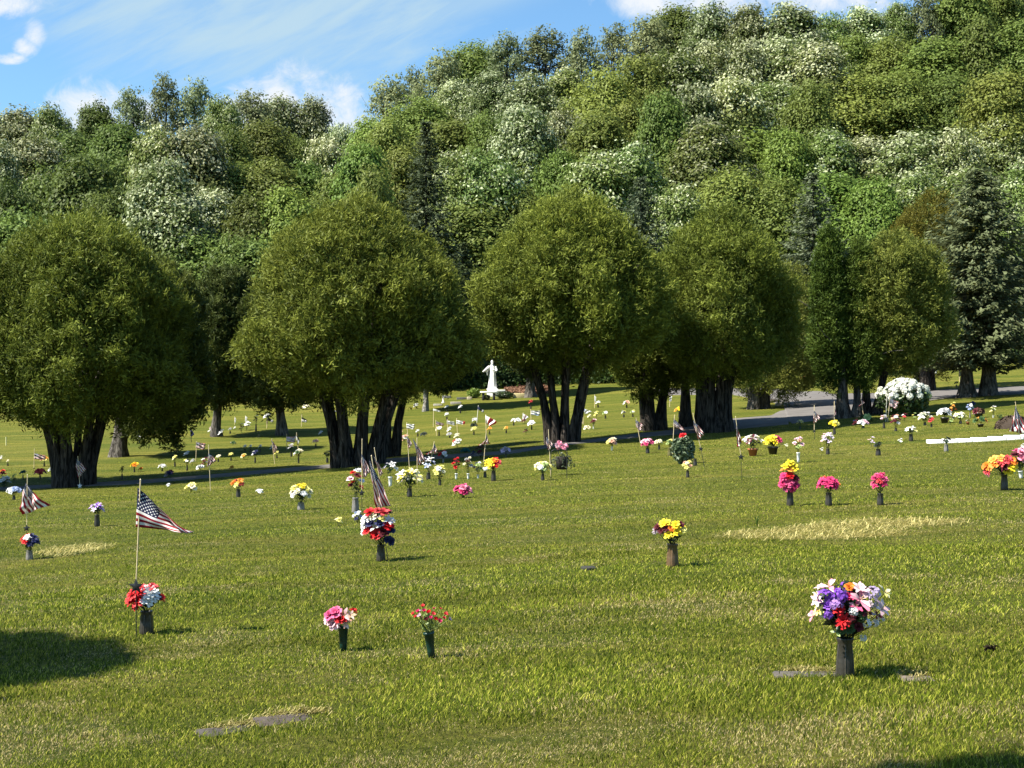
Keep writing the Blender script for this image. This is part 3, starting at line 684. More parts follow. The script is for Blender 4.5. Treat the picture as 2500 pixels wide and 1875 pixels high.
# ================================================================ grass, straw, markers
class ValueNoise:
    def __init__(s, seed, n=256): s.g = np.random.default_rng(seed).uniform(0, 1, (n, n)); s.n = n
    def __call__(s, x, y):
        xi = np.floor(x).astype(int); yi = np.floor(y).astype(int); fx = x - xi; fy = y - yi
        fx = fx * fx * (3 - 2 * fx); fy = fy * fy * (3 - 2 * fy); n = s.n; g = s.g
        return (g[xi % n, yi % n] * (1 - fx) + g[(xi + 1) % n, yi % n] * fx) * (1 - fy) + (g[xi % n, (yi + 1) % n] * (1 - fx) + g[(xi + 1) % n, (yi + 1) % n] * fx) * fy
VN = ValueNoise(3); VN2 = ValueNoise(4); VN3 = ValueNoise(8)

MARKERS = []      # flat stones: (centre, half length, half depth, angle)
def marker(px, py, L_, D_, ang, label, c=(.16, .15, .145), tilt=0, lift=.015):
    p = at(px, py); mb = MB(); n = 8
    M = Matrix.Rotation(ang, 4, 'Z')
    # bevelled slab
    e = .012
    for (a, b, z0, z1, ee) in ((L_ / 2, D_ / 2, -.06, 0.0, 0), (L_ / 2, D_ / 2, 0.0, e, e)):
        V = [[-a, -b, z0], [a, -b, z0], [a, b, z0], [-a, b, z0], [-a + ee, -b + ee, z1], [a - ee, -b + ee, z1], [a - ee, b - ee, z1], [-a + ee, b - ee, z1]]
        mb.add(V, [[0, 1, 5, 4], [1, 2, 6, 5], [2, 3, 7, 6], [3, 0, 4, 7]] + ([[4, 5, 6, 7]] if ee else []), c)
    mb.move(M)
    o = mb.build('grave_marker', M_MATT); o.location = (p.x, p.y, p.z + lift); o.rotation_euler = (0, tilt, 0)
    tag(o, label, 'grave marker', 'flat grave markers in the lawn')
    MARKERS.append((p.x, p.y, L_ / 2, D_ / 2, ang)); return o
marker(553, 1786, .31, .17, R(24), 'sunken grey half of the double flat marker, nearly overgrown by grass', (.055, .048, .044), lift=-.004)
marker(703, 1758, .36, .19, R(24), 'reddish grey half of the double flat marker, ringed by dry straw', (.06, .048, .042), lift=0)
marker(1975, 1651, .40, .11, R(-3), 'narrow grey marker edge showing in the grass under the largest bouquet', (.075, .066, .06), lift=0)
marker(2238, 1662, .18, .10, R(-4), 'small brown stone edge showing past the shade of the largest bouquet', (.13, .105, .085), lift=0)
marker(1437, 1392, .14, .12, R(5), 'small dark stone lying in the grass before the bronze vase', (.035, .035, .03), lift=.02)

STRAW = [((1735, 1312), (1800, 1296), (1900, 1292), (1990, 1278), (2110, 1268), (2215, 1266), (2330, 1272), (2365, 1277), (2230, 1292), (2170, 1312), (2060, 1317), (1960, 1322), (1870, 1318)),
         ((78, 1352), (140, 1340), (230, 1330), (285, 1328), (230, 1345), (150, 1362))]
def in_poly(px, py, poly):
    ins = np.zeros(px.shape, bool); n = len(poly)
    for i in range(n):
        (x1, y1), (x2, y2) = poly[i], poly[(i + 1) % n]
        c = ((y1 > py) != (y2 > py)) & (px < (x2 - x1) * (py - y1) / (y2 - y1 + 1e-9) + x1); ins ^= c
    return ins

def grass():
    rng = np.random.default_rng(21); mb = MB()
    def lay(n, r0, r1, power, seg, hmul=1.0, wmul=1.0):
        q = rng.uniform(0, 1, n)
        r = r0 * (r1 / r0) ** q if power == 0 else (r0 ** -power + q * (r1 ** -power - r0 ** -power)) ** (-1 / power)
        th = rng.uniform(-R(26), R(26), n); x = r * np.sin(th); y = r * np.cos(th)
        ok = np.ones(n, bool)
        for (mx_, my_, a, b, g) in MARKERS:
            dx, dy = x - mx_, y - my_; u = dx * math.cos(g) + dy * math.sin(g); v = -dx * math.sin(g) + dy * math.cos(g)
            ok &= ~((np.abs(u) < a * (.97)) & (v < b) & (v > -b * .2))
        z = ground_z(x, y); ppx = CX + x * F_PX / y; ppy = HY - (z - EYE) * F_PX / y
        dist = np.maximum(0, 1 - 0)
        for poly in STRAW: ok &= ~(in_poly(ppx, ppy, poly) & (rng.uniform(size=n) < .6))
        x, y, z, r, ppx, ppy = (k[ok] for k in (x, y, z, r, ppx, ppy)); n = len(x)
        pa = VN(x * .75 + 40, y * 1.5 + 40) * .55 + VN2(x * 2.6, y * 3.2) * .45            # dry patches
        pb = VN3(x * .5 + 9, y * 2.2 + 5) * .6 + VN(x * 4.1 + 7, y * 4.1) * .4            # tall, lush patches
        h = (.014 + .022 * pb + .018 * rng.uniform(0, 1, n) ** 2) * hmul
        rare = rng.uniform(size=n) < .012; h = np.where(rare, h * 1.7, h)
        w = (.0022 + .0026 * rng.uniform(0, 1, n)) * (np.maximum(r, 6) / 6) ** .8 * wmul
        az = rng.uniform(0, 6.283, n); lean = np.abs(rng.normal(.25, .28, n))
        D = np.stack([np.cos(az) * lean + .12, np.sin(az) * lean, np.ones(n)], 1); D = unit(D)
        S = np.stack([-np.sin(az + 1.2), np.cos(az + 1.2) * .6, 0 * az], 1); S = unit(S)
        B = np.stack([x, y, z - .006], 1)
        t = rng.uniform(0, 1, n)
        dry = rng.uniform(size=n) < np.clip(.09 + 2.4 * (pa - .53), .06, .75)
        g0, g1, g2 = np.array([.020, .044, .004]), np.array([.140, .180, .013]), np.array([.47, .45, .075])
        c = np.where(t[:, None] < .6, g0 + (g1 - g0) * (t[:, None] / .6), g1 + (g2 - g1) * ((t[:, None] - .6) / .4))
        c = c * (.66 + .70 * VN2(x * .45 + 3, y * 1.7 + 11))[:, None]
        s0, s1 = np.array([.20, .15, .055]), np.array([.66, .55, .26])
        c = np.where(dry[:, None], s0 + (s1 - s0) * rng.uniform(0, 1, (n, 1)), c)
        h = np.where(dry, h * .62, h)
        D2 = unit(D + np.stack([np.cos(az) * .5, np.sin(az) * .5, -.25 + 0 * az], 1) * rng.uniform(.2, 1.2, (n, 1)))
        if seg == 2:
            m_ = B + D * (h * .55)[:, None]; T = m_ + D2 * (h * .5)[:, None]
            V = np.stack([B - S * w[:, None] * .5, B + S * w[:, None] * .5, m_ + S * w[:, None] * .45, m_ - S * w[:, None] * .45, T], 1).reshape(-1, 3)
            k = np.arange(n) * 5
            mb.add(V, np.stack([k, k + 1, k + 2, k + 3], 1), c)
            mb.T.append(np.stack([k + 3, k + 2, k + 4], 1) + (mb.n - len(V))); mb.TC.append(c * 1.06); mb.TM.append(np.zeros(n, int))
        else:
            T = B + D2 * h[:, None]
            V = np.stack([B - S * w[:, None] * .5, B + S * w[:, None] * .5, T], 1).reshape(-1, 3)
            mb.add(V, np.arange(3 * n).reshape(n, 3), c)
    lay(300000, 5.0, 15, .25, 2)
    lay(330000, 14, 62, .35, 1, 1.05, 1.25)
    return mb.build('grass', M_BLADE)
tag(grass(), 'mown lawn grass, green mixed with dry yellow blades', kind='stuff')

def straw(poly, n, label, seed, hbase=.03, lmul=1.0, cmul=1.0):
    rng = np.random.default_rng(seed); mb = MB()
    xs, ys = zip(*poly); P = []
    px = rng.uniform(min(xs), max(xs), n * 4); py = rng.uniform(min(ys), max(ys), n * 4)
    k = in_poly(px + rng.normal(0, 16, n * 4), py + rng.normal(0, 3.2, n * 4), poly); px, py = px[k][:n], py[k][:n]
    pts = {}
    q = np.array([np.array(at(a, b)) for a, b in zip(px, py)])
    m = len(q); az = rng.uniform(0, 6.283, m); el = rng.normal(.12, .3, m)
    D = np.stack([np.cos(az) * np.cos(el), np.sin(az) * np.cos(el), np.sin(el)], 1); ln = rng.uniform(.05, .15, m) * lmul
    q[:, 2] += rng.uniform(.01, hbase, m)
    S = unit(np.cross(D, np.array([.2, .3, 1.]))); w = .0034 + .00012 * q[:, 1:2]
    V = np.stack([q - D * ln[:, None] / 2 - S * w / 2, q - D * ln[:, None] / 2 + S * w / 2, q + D * ln[:, None] / 2 + S * w / 2, q + D * ln[:, None] / 2 - S * w / 2], 1).reshape(-1, 3)
    c = np.array([.36, .30, .09]) + rng.uniform(0, 1, (m, 1)) * np.array([.40, .36, .20])
    c = c * cmul
    mb.add(V, np.arange(4 * m).reshape(m, 4), c)
    o = mb.build('straw', M_BLADE); tag(o, label, kind='stuff'); return o
straw(STRAW[0], 3200, 'long patch of yellow straw over a new grave', 1, .025, 1.0, 1.0)
straw(STRAW[1], 750, 'thin patch of yellow straw behind the patriotic bouquet', 2, .03, 1.0, 1.0)
straw([(480, 1790), (540, 1772), (612, 1765), (640, 1750), (720, 1735), (790, 1733), (815, 1748), (760, 1745), (690, 1753), (620, 1775), (560, 1782)], 1000, 'dry straw fringe behind the double flat marker', 3, .012, .6, .62)
straw([(1900, 1640), (1960, 1632), (2035, 1640), (2040, 1648), (1980, 1646), (1910, 1650)], 300, 'dry straw fringe beside the largest bouquet', 4, .012, .6, .65)
straw([(2185, 1648), (2230, 1642), (2262, 1656), (2240, 1664)], 220, 'dry straw clump past the shade of the largest bouquet', 6, .012, .6, .65)

def weed(px, py, hpx, label, n=16, seed=1):
    p = at(px, py); s = m_per_px(p); rng = np.random.default_rng(seed); mb = MB()
    for k in range(n):
        a = rng.uniform(0, 6.28); l = hpx * s * rng.uniform(.6, 1.15); t = np.linspace(0, 1, 5)[:, None]
        d = np.array([math.cos(a), math.sin(a), 0]) * rng.uniform(.15, .6)
        C = d * l * t ** 1.8 + np.array([0, 0, l]) * (t - .25 * t ** 3); S = np.array([-math.sin(a), math.cos(a), 0]) * .006 * (1.05 - t)
        V = np.hstack([C - S, C + S]).reshape(-1, 3); i = np.arange(4) * 2
        mb.add(V, np.stack([i, i + 1, i + 3, i + 2], 1), np.array([.06, .11, .02]) * rng.uniform(.7, 1.5))
    tag(mb.build('grass_tuft', M_BLADE, loc=p), label, 'grass tuft')
weed(1848, 1286, 38, 'tall green weed tuft at the edge of the long straw patch')
weed(105, 1362, 16, 'dark little weed beside the thin straw patch', 10, 2)
for k, (px, py, lab) in enumerate([(2420, 1597, 'dark dry leaf clump in the lawn past the largest bouquet')]):
    p = at(px, py); rng = np.random.default_rng(k); mb = MB(); P = rng.normal(size=(26, 3)) * np.array([.016, .014, .010]) + np.array([0, 0, .035])
    cards(mb, P, unit(rng.normal(size=(26, 3))), .035, .02, (.03, .022, .014), rng); tag(mb.build('dry_leaf_clump', M_BLADE, loc=p), lab, 'dry leaves')

# ================================================================ flowers
PC = {'w': (.82, .82, .80), 'c': (.80, .74, .50), 'y': (.82, .64, .03), 'Y': (.80, .74, .22), 'p': (.78, .26, .36), 'P': (.82, .52, .58), 'r': (.60, .015, .02), 'R': (.62, .06, .07), 'm': (.62, .04, .16),
      'M': (.68, .10, .24), 'u': (.20, .06, .46), 'U': (.42, .22, .62), 'l': (.62, .50, .72), 'b': (.35, .42, .62), 'n': (.025, .03, .10), 'o': (.80, .20, .02), 'O': (.80, .36, .06), 'd': (.10, .012, .02),
      'g': (.05, .10, .03), 'G': (.36, .46, .16), 't': (.02, .14, .12), 'k': (.80, .46, .32), 'B': (.10, .045, .025), 'a': (.40, .40, .40), 'x': (.018, .028, .016), 'v': (.32, .27, .30)}
VC = {'black': (.030, .027, .023), 'brown': (.10, .062, .032), 'green': (.006, .030, .022), 'white': (.72, .72, .70), 'grey': (.16, .15, .14), 'terra': (.36, .12, .05), 'olive': (.10, .09, .03)}

def petals(mb, c, d, r, col, n, elev, wid, rng, tip=.0, m=0, curl=.25, jit=.15, shade=.78):
    d = np.asarray(d, float); a = np.cross(d, [0.3, .2, 1.]); a = unit(a); b = np.cross(d, a)
    ph = rng.uniform(0, 6.28); V = []; C = []
    for k in range(n):
        th = ph + k * 6.283 / n + rng.normal(0, jit); e = elev + rng.normal(0, jit * .6); l = r * rng.uniform(.85, 1.12)
        rad = a * math.cos(th) + b * math.sin(th); sd_ = -a * math.sin(th) + b * math.cos(th)
        q1 = rad * math.cos(e) + d * math.sin(e); q2 = unit(q1 + (rad * .6 - d * curl))
        w = l * wid
        p0 = c + q1 * l * .06; p1 = c + q1 * l * .55; p2 = p1 + q2 * l * .45
        V += [p0 - sd_ * w * .18, p0 + sd_ * w * .18, p1 - sd_ * w * .5, p1 + sd_ * w * .5, p2 - sd_ * w * (.32 - .26 * tip), p2 + sd_ * w * (.32 - .26 * tip)]
        cc = np.asarray(col) * rng.uniform(.85, 1.1); C += [cc * shade, cc]
    i = np.arange(n) * 6
    F = np.stack([np.stack([i, i + 1, i + 3, i + 2], 1), np.stack([i + 2, i + 3, i + 5, i + 4], 1)], 1).reshape(-1, 4)
    mb.add(np.array(V), F, np.clip(np.array(C), 0, .85), m)

def bloom(mb, c, d, r, col, style, rng, m=0):
    c = np.asarray(c, float); d = unit(np.asarray(d, float)); col = np.asarray(col)
    if style == 'lily':
        petals(mb, c, d, r * 1.15, col * .5 + np.array([.40, .38, .38]), 3, .55, .42, rng, .7, m, .55); petals(mb, c, d, r * 1.15, col, 3, .5, .5, rng, .7, m, .5)
        petals(mb, c, d, r * .45, (.7, .45, .2), 5, 1.1, .12, rng, 0, m, 0)
    elif style == 'daisy':
        petals(mb, c, d, r, col, 9, .2, .36, rng, .1, m, .2); petals(mb, c + d * r * .08, d, r * .25, (.5, .3, .05), 6, .7, .6, rng, 0, m)
    elif style == 'rose':
        petals(mb, c, d, r, col, 6, .35, .85, rng, .0, m, .3); petals(mb, c, d, r * .85, col * .95, 5, .8, .8, rng, .0, m, -.1); petals(mb, c, d, r * .6, col * .85, 4, 1.15, .8, rng, 0, m, -.3)
    elif style == 'hyd':
        for k in range(16):
            q = unit(rng.normal(size=3) + d * .9); petals(mb, c + q * r * .72, q, r * .42, np.clip(col * rng.uniform(.7, 1.25), 0, .85), 4, .25, .75, rng, .2, m, .2)
    elif style == 'bud':
        petals(mb, c - d * r * .4, d, r * 1.05, col, 5, 1.05, .75, rng, .1, m, -.4, shade=.9); petals(mb, c - d * r * .3, d, r * .8, np.clip(col * 1.25, 0, .85), 4, 1.25, .7, rng, .1, m, -.4, shade=.9)
    elif style == 'puff':
        petals(mb, c, d, r, col, 8, .3, .62, rng, .1, m, .3); petals(mb, c, d, r * .8, col, 6, .8, .6, rng, .1, m, .1)
    elif style == 'dot':
        petals(mb, c, d, r, col, 6, .35, .8, rng, .1, m, .2); petals(mb, c, d, r * .7, col, 3, 1.0, .9, rng, .1, m, 0)
    else:  # mum / carnation
        petals(mb, c, d, r, col, 11, .05, .42, rng, .15, m, .3); petals(mb, c, d, r * .92, col, 9, .4, .42, rng, .15, m, .15)
        petals(mb, c, d, r * .75, col, 7, .8, .42, rng, .15, m, .05); petals(mb, c, d, r * .5, col * .9, 5, 1.15, .45, rng, .1, m, 0)

def vase_mesh(mb, kind, h, r, m=0, lean=0, seg=16, pair=False):
    c = VC[kind] if kind in VC else VC['black']; M = Matrix.Rotation(lean, 4, 'Y')
    if kind in ('terra', 'pot'):
        lathe(mb, [(0, 0), (r * .72, 0), (r * .95, h * .78), (r * 1.08, h * .78), (r * 1.1, h), (r * .98, h), (r * .92, h * .85), (0, h * .8)], c, seg, m, M)
    elif kind in ('green', 'white'):
        lathe(mb, [(0, -.03), (r * .62, -.03), (r * .70, h * .3), (r * .92, h * .9), (r * 1.05, h * .92), (r * 1.06, h), (r * .94, h), (r * .85, h * .8), (0, h * .75)], c, seg, m, M)
    else:   # cast metal vase: swollen foot, waist, flared lip, fluted
        prof = np.array([(0, -.03), (r * .98, -.03), (r * 1.10, h * .10), (r * 1.02, h * .45), (r * .84, h * .86), (r * .92, h * .9), (r * 1.0, h * .98), (r * .98, h), (r * .8, h), (r * .7, h * .8), (0, h * .78)])
        lathe(mb, prof, c, seg, m, M)
        for k in range(6 if seg > 10 else 0):      # raised flutes, coloured lighter to paint in the bright highlight stripes
            a = k * 1.0472 + .35; t = np.linspace(.04, .84, 5); rr = np.interp(t * h, prof[1:5, 1], prof[1:5, 0]) * .985
            Q = np.stack([rr * math.cos(a), rr * math.sin(a), t * h], 1) @ np.array(M)[:3, :3].T; tube(mb, Q, r * .10, np.array(c) * 1.6, 5, m, cap=False)

GV = 'grave flowers standing on the lawn'
def bouquet(px, py, h, w, cols, vase, label, style='mum', n=10, vh=None, vw=None, layout='mix', lean=0., br=None, explicit=None, tier=None, leafc=(.022, .04, .014), leaves=1.0, name='flower_bouquet', cat='flowers', group=GV, flatten=.75, stems=True, seed=None):
    p = at(px, py); s = m_per_px(p); rng = np.random.default_rng(int(px * 13 + py) if seed is None else seed)
    tier = tier or (1 if h >= 75 else 2 if h >= 26 else 3)
    H, W = h * s, w * s; V = (vh if vh is not None else h * .38) * s if vase else 0
    if tier == 3 and style in ('mum', 'rose', 'puff'): style = 'dot'
    hh = H - V; cz = V + hh * .52
    root = empty(name, p) if tier < 3 else None
    P = MB() if tier == 3 else None
    mats = [M_PETAL, M_STEM, M_SOLID]
    if vase:
        mb = P or MB(); vr = (vw / 2 if vw else max(5.2, w * .16)) * s
        vase_mesh(mb, vase, V, vr, 2 if P else 0, lean, 16 if tier < 3 else 8)
        if not P: mb.build('pot' if vase in ('terra', 'pot') else 'vase', M_SOLID, root, smooth=True)
    ox = math.sin(lean) * V
    # blooms
    r0 = (br * s) if br else W * .5 * (.62 if n < 7 else .46 if n < 14 else .36)
    bl = []
    if explicit:
        for (ex, ey, er, ec, es) in explicit:
            er *= 1.18
            x = (ex - px) * s; z = (py - ey) * s; f = 1 - min(.95, (x / (W * .56)) ** 2 + ((z - cz) / (hh * .62)) ** 2)
            bl.append((np.array([x, -math.sqrt(max(.02, f)) * W * .36, z]), er * s, PC[ec], es))
        for k in range(len(explicit) // 2):      # the side turned away
            a = rng.uniform(.3, 2.84); e = rng.uniform(-.5, .9); q = np.array([math.cos(a) * math.cos(e) * W * .42, math.sin(a) * math.cos(e) * W * .36, cz + math.sin(e) * hh * .42])
            ee = explicit[rng.integers(len(explicit))]; bl.append((q, ee[2] * s * .9, PC[ee[3]], ee[4]))
    else:
        ga = 2.39996
        for k in range(n):
            t = (k + .5) / n; zz = 1 - 1.45 * t; rr = math.sqrt(max(0, 1 - zz * zz)); a = k * ga + rng.uniform(-.4, .4)
            q = np.array([rr * math.cos(a), rr * math.sin(a) * flatten, zz])
            pos = np.array([ox + q[0] * (W * .5 - r0 * .55), q[1] * (W * .5 - r0 * .55), cz + q[2] * max(.01, hh * .5 - r0 * .5)])
            if layout == 'lr': ci = cols[min(len(cols) - 1, int((q[0] * .55 + .5) * len(cols)))]
            elif layout == 'tb': ci = cols[min(len(cols) - 1, int((.5 - q[2] * .5) * len(cols)))]
            else: ci = cols[k % len(cols)]
            bl.append((pos, r0 * rng.uniform(.85, 1.15), PC[ci], style))
    ctr = np.array([ox, 0, cz - hh * .45])
    if tier == 1:
        for (pos, r, c, st) in bl:
            mb = MB(); bloom(mb, (0, 0, 0), unit(pos - ctr) + np.array([0, -.35, .1]), r, c, st, rng); mb.build('bloom', M_PETAL, root, loc=pos)
    elif tier == 2:
        by = {}
        for b in bl: by.setdefault(tuple(b[2]), []).append(b)
        for c, lst in by.items():
            mb = MB()
            if len(lst) <= 6:
                for (pos, r, _, st) in lst: mb = MB(); bloom(mb, (0, 0, 0), unit(pos - ctr) + np.array([0, -.35, .1]), r, c, st, rng); mb.build('bloom', M_PETAL, root, loc=pos)
                continue
            for (pos, r, _, st) in lst: bloom(mb, pos, unit(pos - ctr) + np.array([0, -.35, .1]), r, c, st, rng)
            mb.build('merged_blooms', M_PETAL, root)  # several blooms of one colour merged into one mesh
    else:
        for (pos, r, c, st) in bl: bloom(P, pos, unit(pos - ctr) + np.array([0, -.3, .1]), r * 1.1, c, st, rng, 0)
    # leaves and stems
    mb = P or MB(); nl = int((90 if tier == 1 else 46 if tier == 2 else 16) * leaves); mi = 1 if P else 0
    if nl:
        d = unit(rng.normal(size=(nl, 3))); q = d * rng.uniform(.2, .98, (nl, 1)) * np.array([W * .47, W * .40, hh * .46])
        t = np.clip((q[:, 2] / (hh * .5) + 1) / 2, 0, 1); q[:, :2] *= (.35 + .65 * t)[:, None]
        q[:, 2] -= hh * .07; q[:, 0] += ox; q[:, 2] += cz
        cc = np.asarray(leafc) * rng.uniform(.6, 1.9, (nl, 1))
        cards(mb, q, unit(d + rng.normal(size=(nl, 3)) * .5), W * rng.uniform(.14, .26, nl), W * .085, cc, rng, mi)
    if stems:
        for (pos, r, _, _2) in bl[:(30 if tier == 1 else 12 if tier == 2 else 4)]:
            a = np.array([ox + rng.normal(0, W * .03), rng.normal(0, W * .03), max(0, V * .9)]); t = np.linspace(0, 1, 4)[:, None]
            tube(mb, a + (pos - a) * t + np.array([0, 0, -.02 * W]) * (t * (1 - t)), max(.0022, .03 * r), np.asarray(leafc) * 1.1, 4, mi, cap=False)
    if P:
        o = P.build(name, mats, loc=p); tag(o, label, cat, group); return o
    if nl or stems: mb.build('foliage', M_STEM, root)
    tag(root, label, cat, group); return root

E0 = [(2014, 1426, 20, 'p', 'lily'), (2060, 1428, 13, 'o', 'rose'), (2083, 1430, 16, 'P', 'lily'), (2084, 1455, 28, 'p', 'lily'), (2001, 1450, 19, 'u', 'hyd'), (2034, 1448, 21, 'u', 'hyd'), (2027, 1466, 17, 'U', 'hyd'),
      (1986, 1461, 17, 'P', 'lily'), (2117, 1442, 18, 'l', 'hyd'), (2151, 1443, 19, 'Y', 'lily'), (2137, 1480, 20, 'P', 'lily'), (2030, 1477, 14, 'r', 'mum'), (2043, 1505, 18, 'r', 'mum'), (2101, 1511, 12, 'w', 'hyd'),
      (2122, 1513, 10, 'w', 'hyd'), (2140, 1505, 8, 'w', 'hyd'), (1987, 1484, 13, 'Y', 'daisy'), (2097, 1551, 9, 'w', 'hyd'), (2066, 1482, 12, 'w', 'hyd'), (2072, 1470, 16, 'M', 'lily'), (2030, 1534, 11, 'G', 'lily'), (2100, 1488, 15, 'd', 'lily'), (2010, 1492, 13, 'u', 'hyd'), (2058, 1448, 12, 'm', 'rose'), (2112, 1468, 14, 'v', 'hyd'), (2062, 1500, 12, 'd', 'hyd'), (2086, 1498, 12, 'g', 'hyd'), (2126, 1495, 12, 'd', 'lily'), (2010, 1470, 12, 'u', 'rose'), (2096, 1432, 12, 'P', 'lily'), (2080, 1520, 11, 'd', 'rose'), (2060, 1525, 12, 'g', 'rose'), (2040, 1530, 11, 'g', 'rose')]  # dark-coloured filler blooms paint in the shaded gaps between flowers
bouquet(2063, 1652, 242, 196, '', 'black', 'largest bouquet: pink lilies, purple, red and yellow flowers in a tall dark vase', vh=95, vw=42, explicit=E0, leafc=(.014, .024, .012), leaves=4)
E1 = [(822, 1494, 15, 'M', 'rose'), (808, 1500, 14, 'M', 'rose'), (805, 1512, 13, 'P', 'rose'), (843, 1500, 15, 'R', 'lily'), (858, 1500, 12, 'k', 'lily'), (836, 1508, 13, 'r', 'rose'), (818, 1520, 15, 'P', 'rose'), (846, 1518, 14, 'k', 'lily'), (828, 1525, 9, 'P', 'lily')]
bouquet(838, 1590, 106, 76, '', 'green', 'pink and coral blooms packed in a dark green cone vase', vh=60, vw=26, explicit=E1, leaves=.5)
E2 = [(1033, 1478, 7, 'R', 'bud'), (1022, 1490, 7, 'm', 'bud'), (1038, 1488, 7, 'm', 'bud'), (1010, 1497, 7, 'R', 'bud'), (1026, 1500, 7, 'P', 'bud'), (1048, 1491, 7, 'r', 'bud'), (1060, 1495, 7, 'R', 'bud'), (1054, 1503, 7, 'm', 'bud'), (1066, 1507, 7, 'r', 'bud'),
      (1075, 1512, 8, 'm', 'bud'), (1088, 1496, 7, 'R', 'bud'), (1099, 1510, 7, 'P', 'bud'), (1085, 1505, 6, 'R', 'bud'), (1043, 1508, 7, 'd', 'bud'), (1016, 1503, 6, 'R', 'bud')]
bouquet(1054, 1606, 130, 96, '', 'green', 'loose spray of small red rosebuds in a tilted dark green cone vase', vh=62, vw=27, explicit=E2, lean=-.12, leaves=.35, leafc=(.16, .21, .06))
E3 = [(331, 1450, 16, 'r', 'mum'), (324, 1463, 15, 'r', 'mum'), (345, 1466, 15, 'r', 'mum'), (350, 1444, 16, 'r', 'mum'), (338, 1476, 12, 'r', 'mum'), (374, 1444, 20, 'w', 'mum'), (368, 1460, 17, 'w', 'mum'), (383, 1455, 14, 'w', 'mum'), (352, 1434, 12, 'R', 'mum'), (378, 1432, 12, 'R', 'mum'), (391, 1456, 10, 'd', 'mum')]
bouquet(358, 1549, 122, 84, '', 'black', 'red carnations beside white ones in a dark vase under the tilted flag', vh=56, vw=30, explicit=E3, leafc=(.014, .024, .012))
E4 = [(905, 1250, 13, 'r', 'rose'), (938, 1250, 13, 'R', 'rose'), (896, 1266, 14, 'w', 'mum'), (910, 1258, 11, 'c', 'mum'), (925, 1246, 10, 'R', 'rose'), (922, 1262, 12, 'w', 'lily'), (936, 1264, 9, 'Y', 'rose'), (951, 1270, 12, 'w', 'lily'), (893, 1280, 12, 'w', 'mum'), (900, 1293, 13, 'r', 'rose'),
      (918, 1286, 14, 'w', 'lily'), (948, 1281, 14, 'r', 'rose'), (921, 1303, 15, 'r', 'rose'), (889, 1297, 9, 'w', 'mum'), (906, 1276, 12, 'n', 'rose'), (932, 1276, 12, 'n', 'rose'), (938, 1297, 12, 'd', 'rose'), (955, 1293, 10, 'n', 'rose'), (955, 1320, 11, 'n', 'rose'), (947, 1316, 8, 'n', 'rose')]
bouquet(930, 1370, 134, 80, '', 'black', 'tall bouquet of red and white roses with a dark blue one hanging low', vh=40, vw=20, explicit=E4, leafc=(.012, .02, .012), leaves=1.3)
E5 = [(1621, 1278, 13, 'y', 'puff'), (1648, 1282, 13, 'y', 'puff'), (1630, 1303, 12, 'y', 'puff'), (1648, 1297, 12, 'y', 'puff'), (1664, 1292, 10, 'Y', 'puff'), (1605, 1287, 11, 'd', 'mum'), (1601, 1296, 10, 'v', 'mum'), (1613, 1295, 10, 'd', 'mum'), (1635, 1290, 9, 'o', 'puff'), (1660, 1280, 9, 'd', 'mum'), (1624, 1290, 9, 'd', 'mum')]
bouquet(1642, 1385, 116, 78, '', 'brown', 'yellow and dark red mums in a warm brown bronze vase', vh=56, vw=28, explicit=E5, leafc=(.02, .03, .014))
EY = [(1917, 1139, 11, 'y', 'puff'), (1926, 1131, 11, 'y', 'puff'), (1936, 1141, 11, 'y', 'puff'), (1926, 1146, 10, 'O', 'puff'), (1912, 1163, 11, 'm', 'mum'), (1925, 1160, 11, 'r', 'mum'), (1938, 1166, 10, 'd', 'mum'), (1910, 1180, 12, 'm', 'mum'), (1924, 1178, 12, 'M', 'mum'), (1938, 1182, 12, 'm', 'mum'), (1918, 1192, 9, 'M', 'mum'), (1932, 1192, 9, 'm', 'mum')]
bouquet(1929, 1236, 112, 46, '', 'black', 'tall stacked bouquet, yellow blooms over crimson ones, in a dark vase', vh=38, vw=16, explicit=EY, leafc=(.014, .02, .012))
bouquet(2023, 1235, 72, 54, 'mrmom', 'black', 'low wide crimson bouquet with one orange bloom in a dark double vase', 'mum', 12, vh=32, vw=16, tier=1)
bouquet(2149, 1233, 80, 42, 'mMmR', 'black', 'upright oval bouquet of crimson pink flowers in a dark double vase', 'mum', 13, vh=28, vw=15, tier=1)
EO = [(2412, 1140, 10, 'O', 'puff'), (2420, 1123, 11, 'O', 'puff'), (2436, 1118, 10, 'O', 'puff'), (2435, 1126, 13, 'R', 'mum'), (2450, 1122, 12, 'R', 'mum'), (2421, 1132, 12, 'o', 'puff'), (2408, 1148, 11, 'R', 'mum'), (2405, 1138, 10, 'o', 'puff'), (2461, 1125, 11, 'o', 'puff'), (2458, 1137, 13, 'y', 'puff'), (2452, 1150, 11, 'y', 'puff'), (2464, 1146, 10, 'Y', 'puff'), (2442, 1138, 11, 'd', 'mum'), (2410, 1155, 8, 'p', 'mum')]
bouquet(2452, 1197, 90, 82, '', 'black', 'wide bouquet of orange and red flowers with a yellow cluster', vh=38, vw=16, explicit=EO, leafc=(.012, .02, .012), tier=1)
bouquet(2493, 1168, 74, 50, 'PMpMd', 'white', 'pink roses with dark leaves in a white cone behind the orange bouquet', 'rose', 12, vh=18, vw=12, tier=1, lean=-.1)
bouquet(72, 1367, 64, 46, 'rwn', 'grey', 'red, white and navy bouquet in a grey vase before the thin straw patch', 'mum', 12, vh=22, vw=15, layout='lr', tier=1)
bouquet(237, 1285, 58, 36, 'Uuul', 'black', 'single purple bouquet in a black vase alone on the lawn', 'lily', 9, vh=28, vw=12, tier=1)
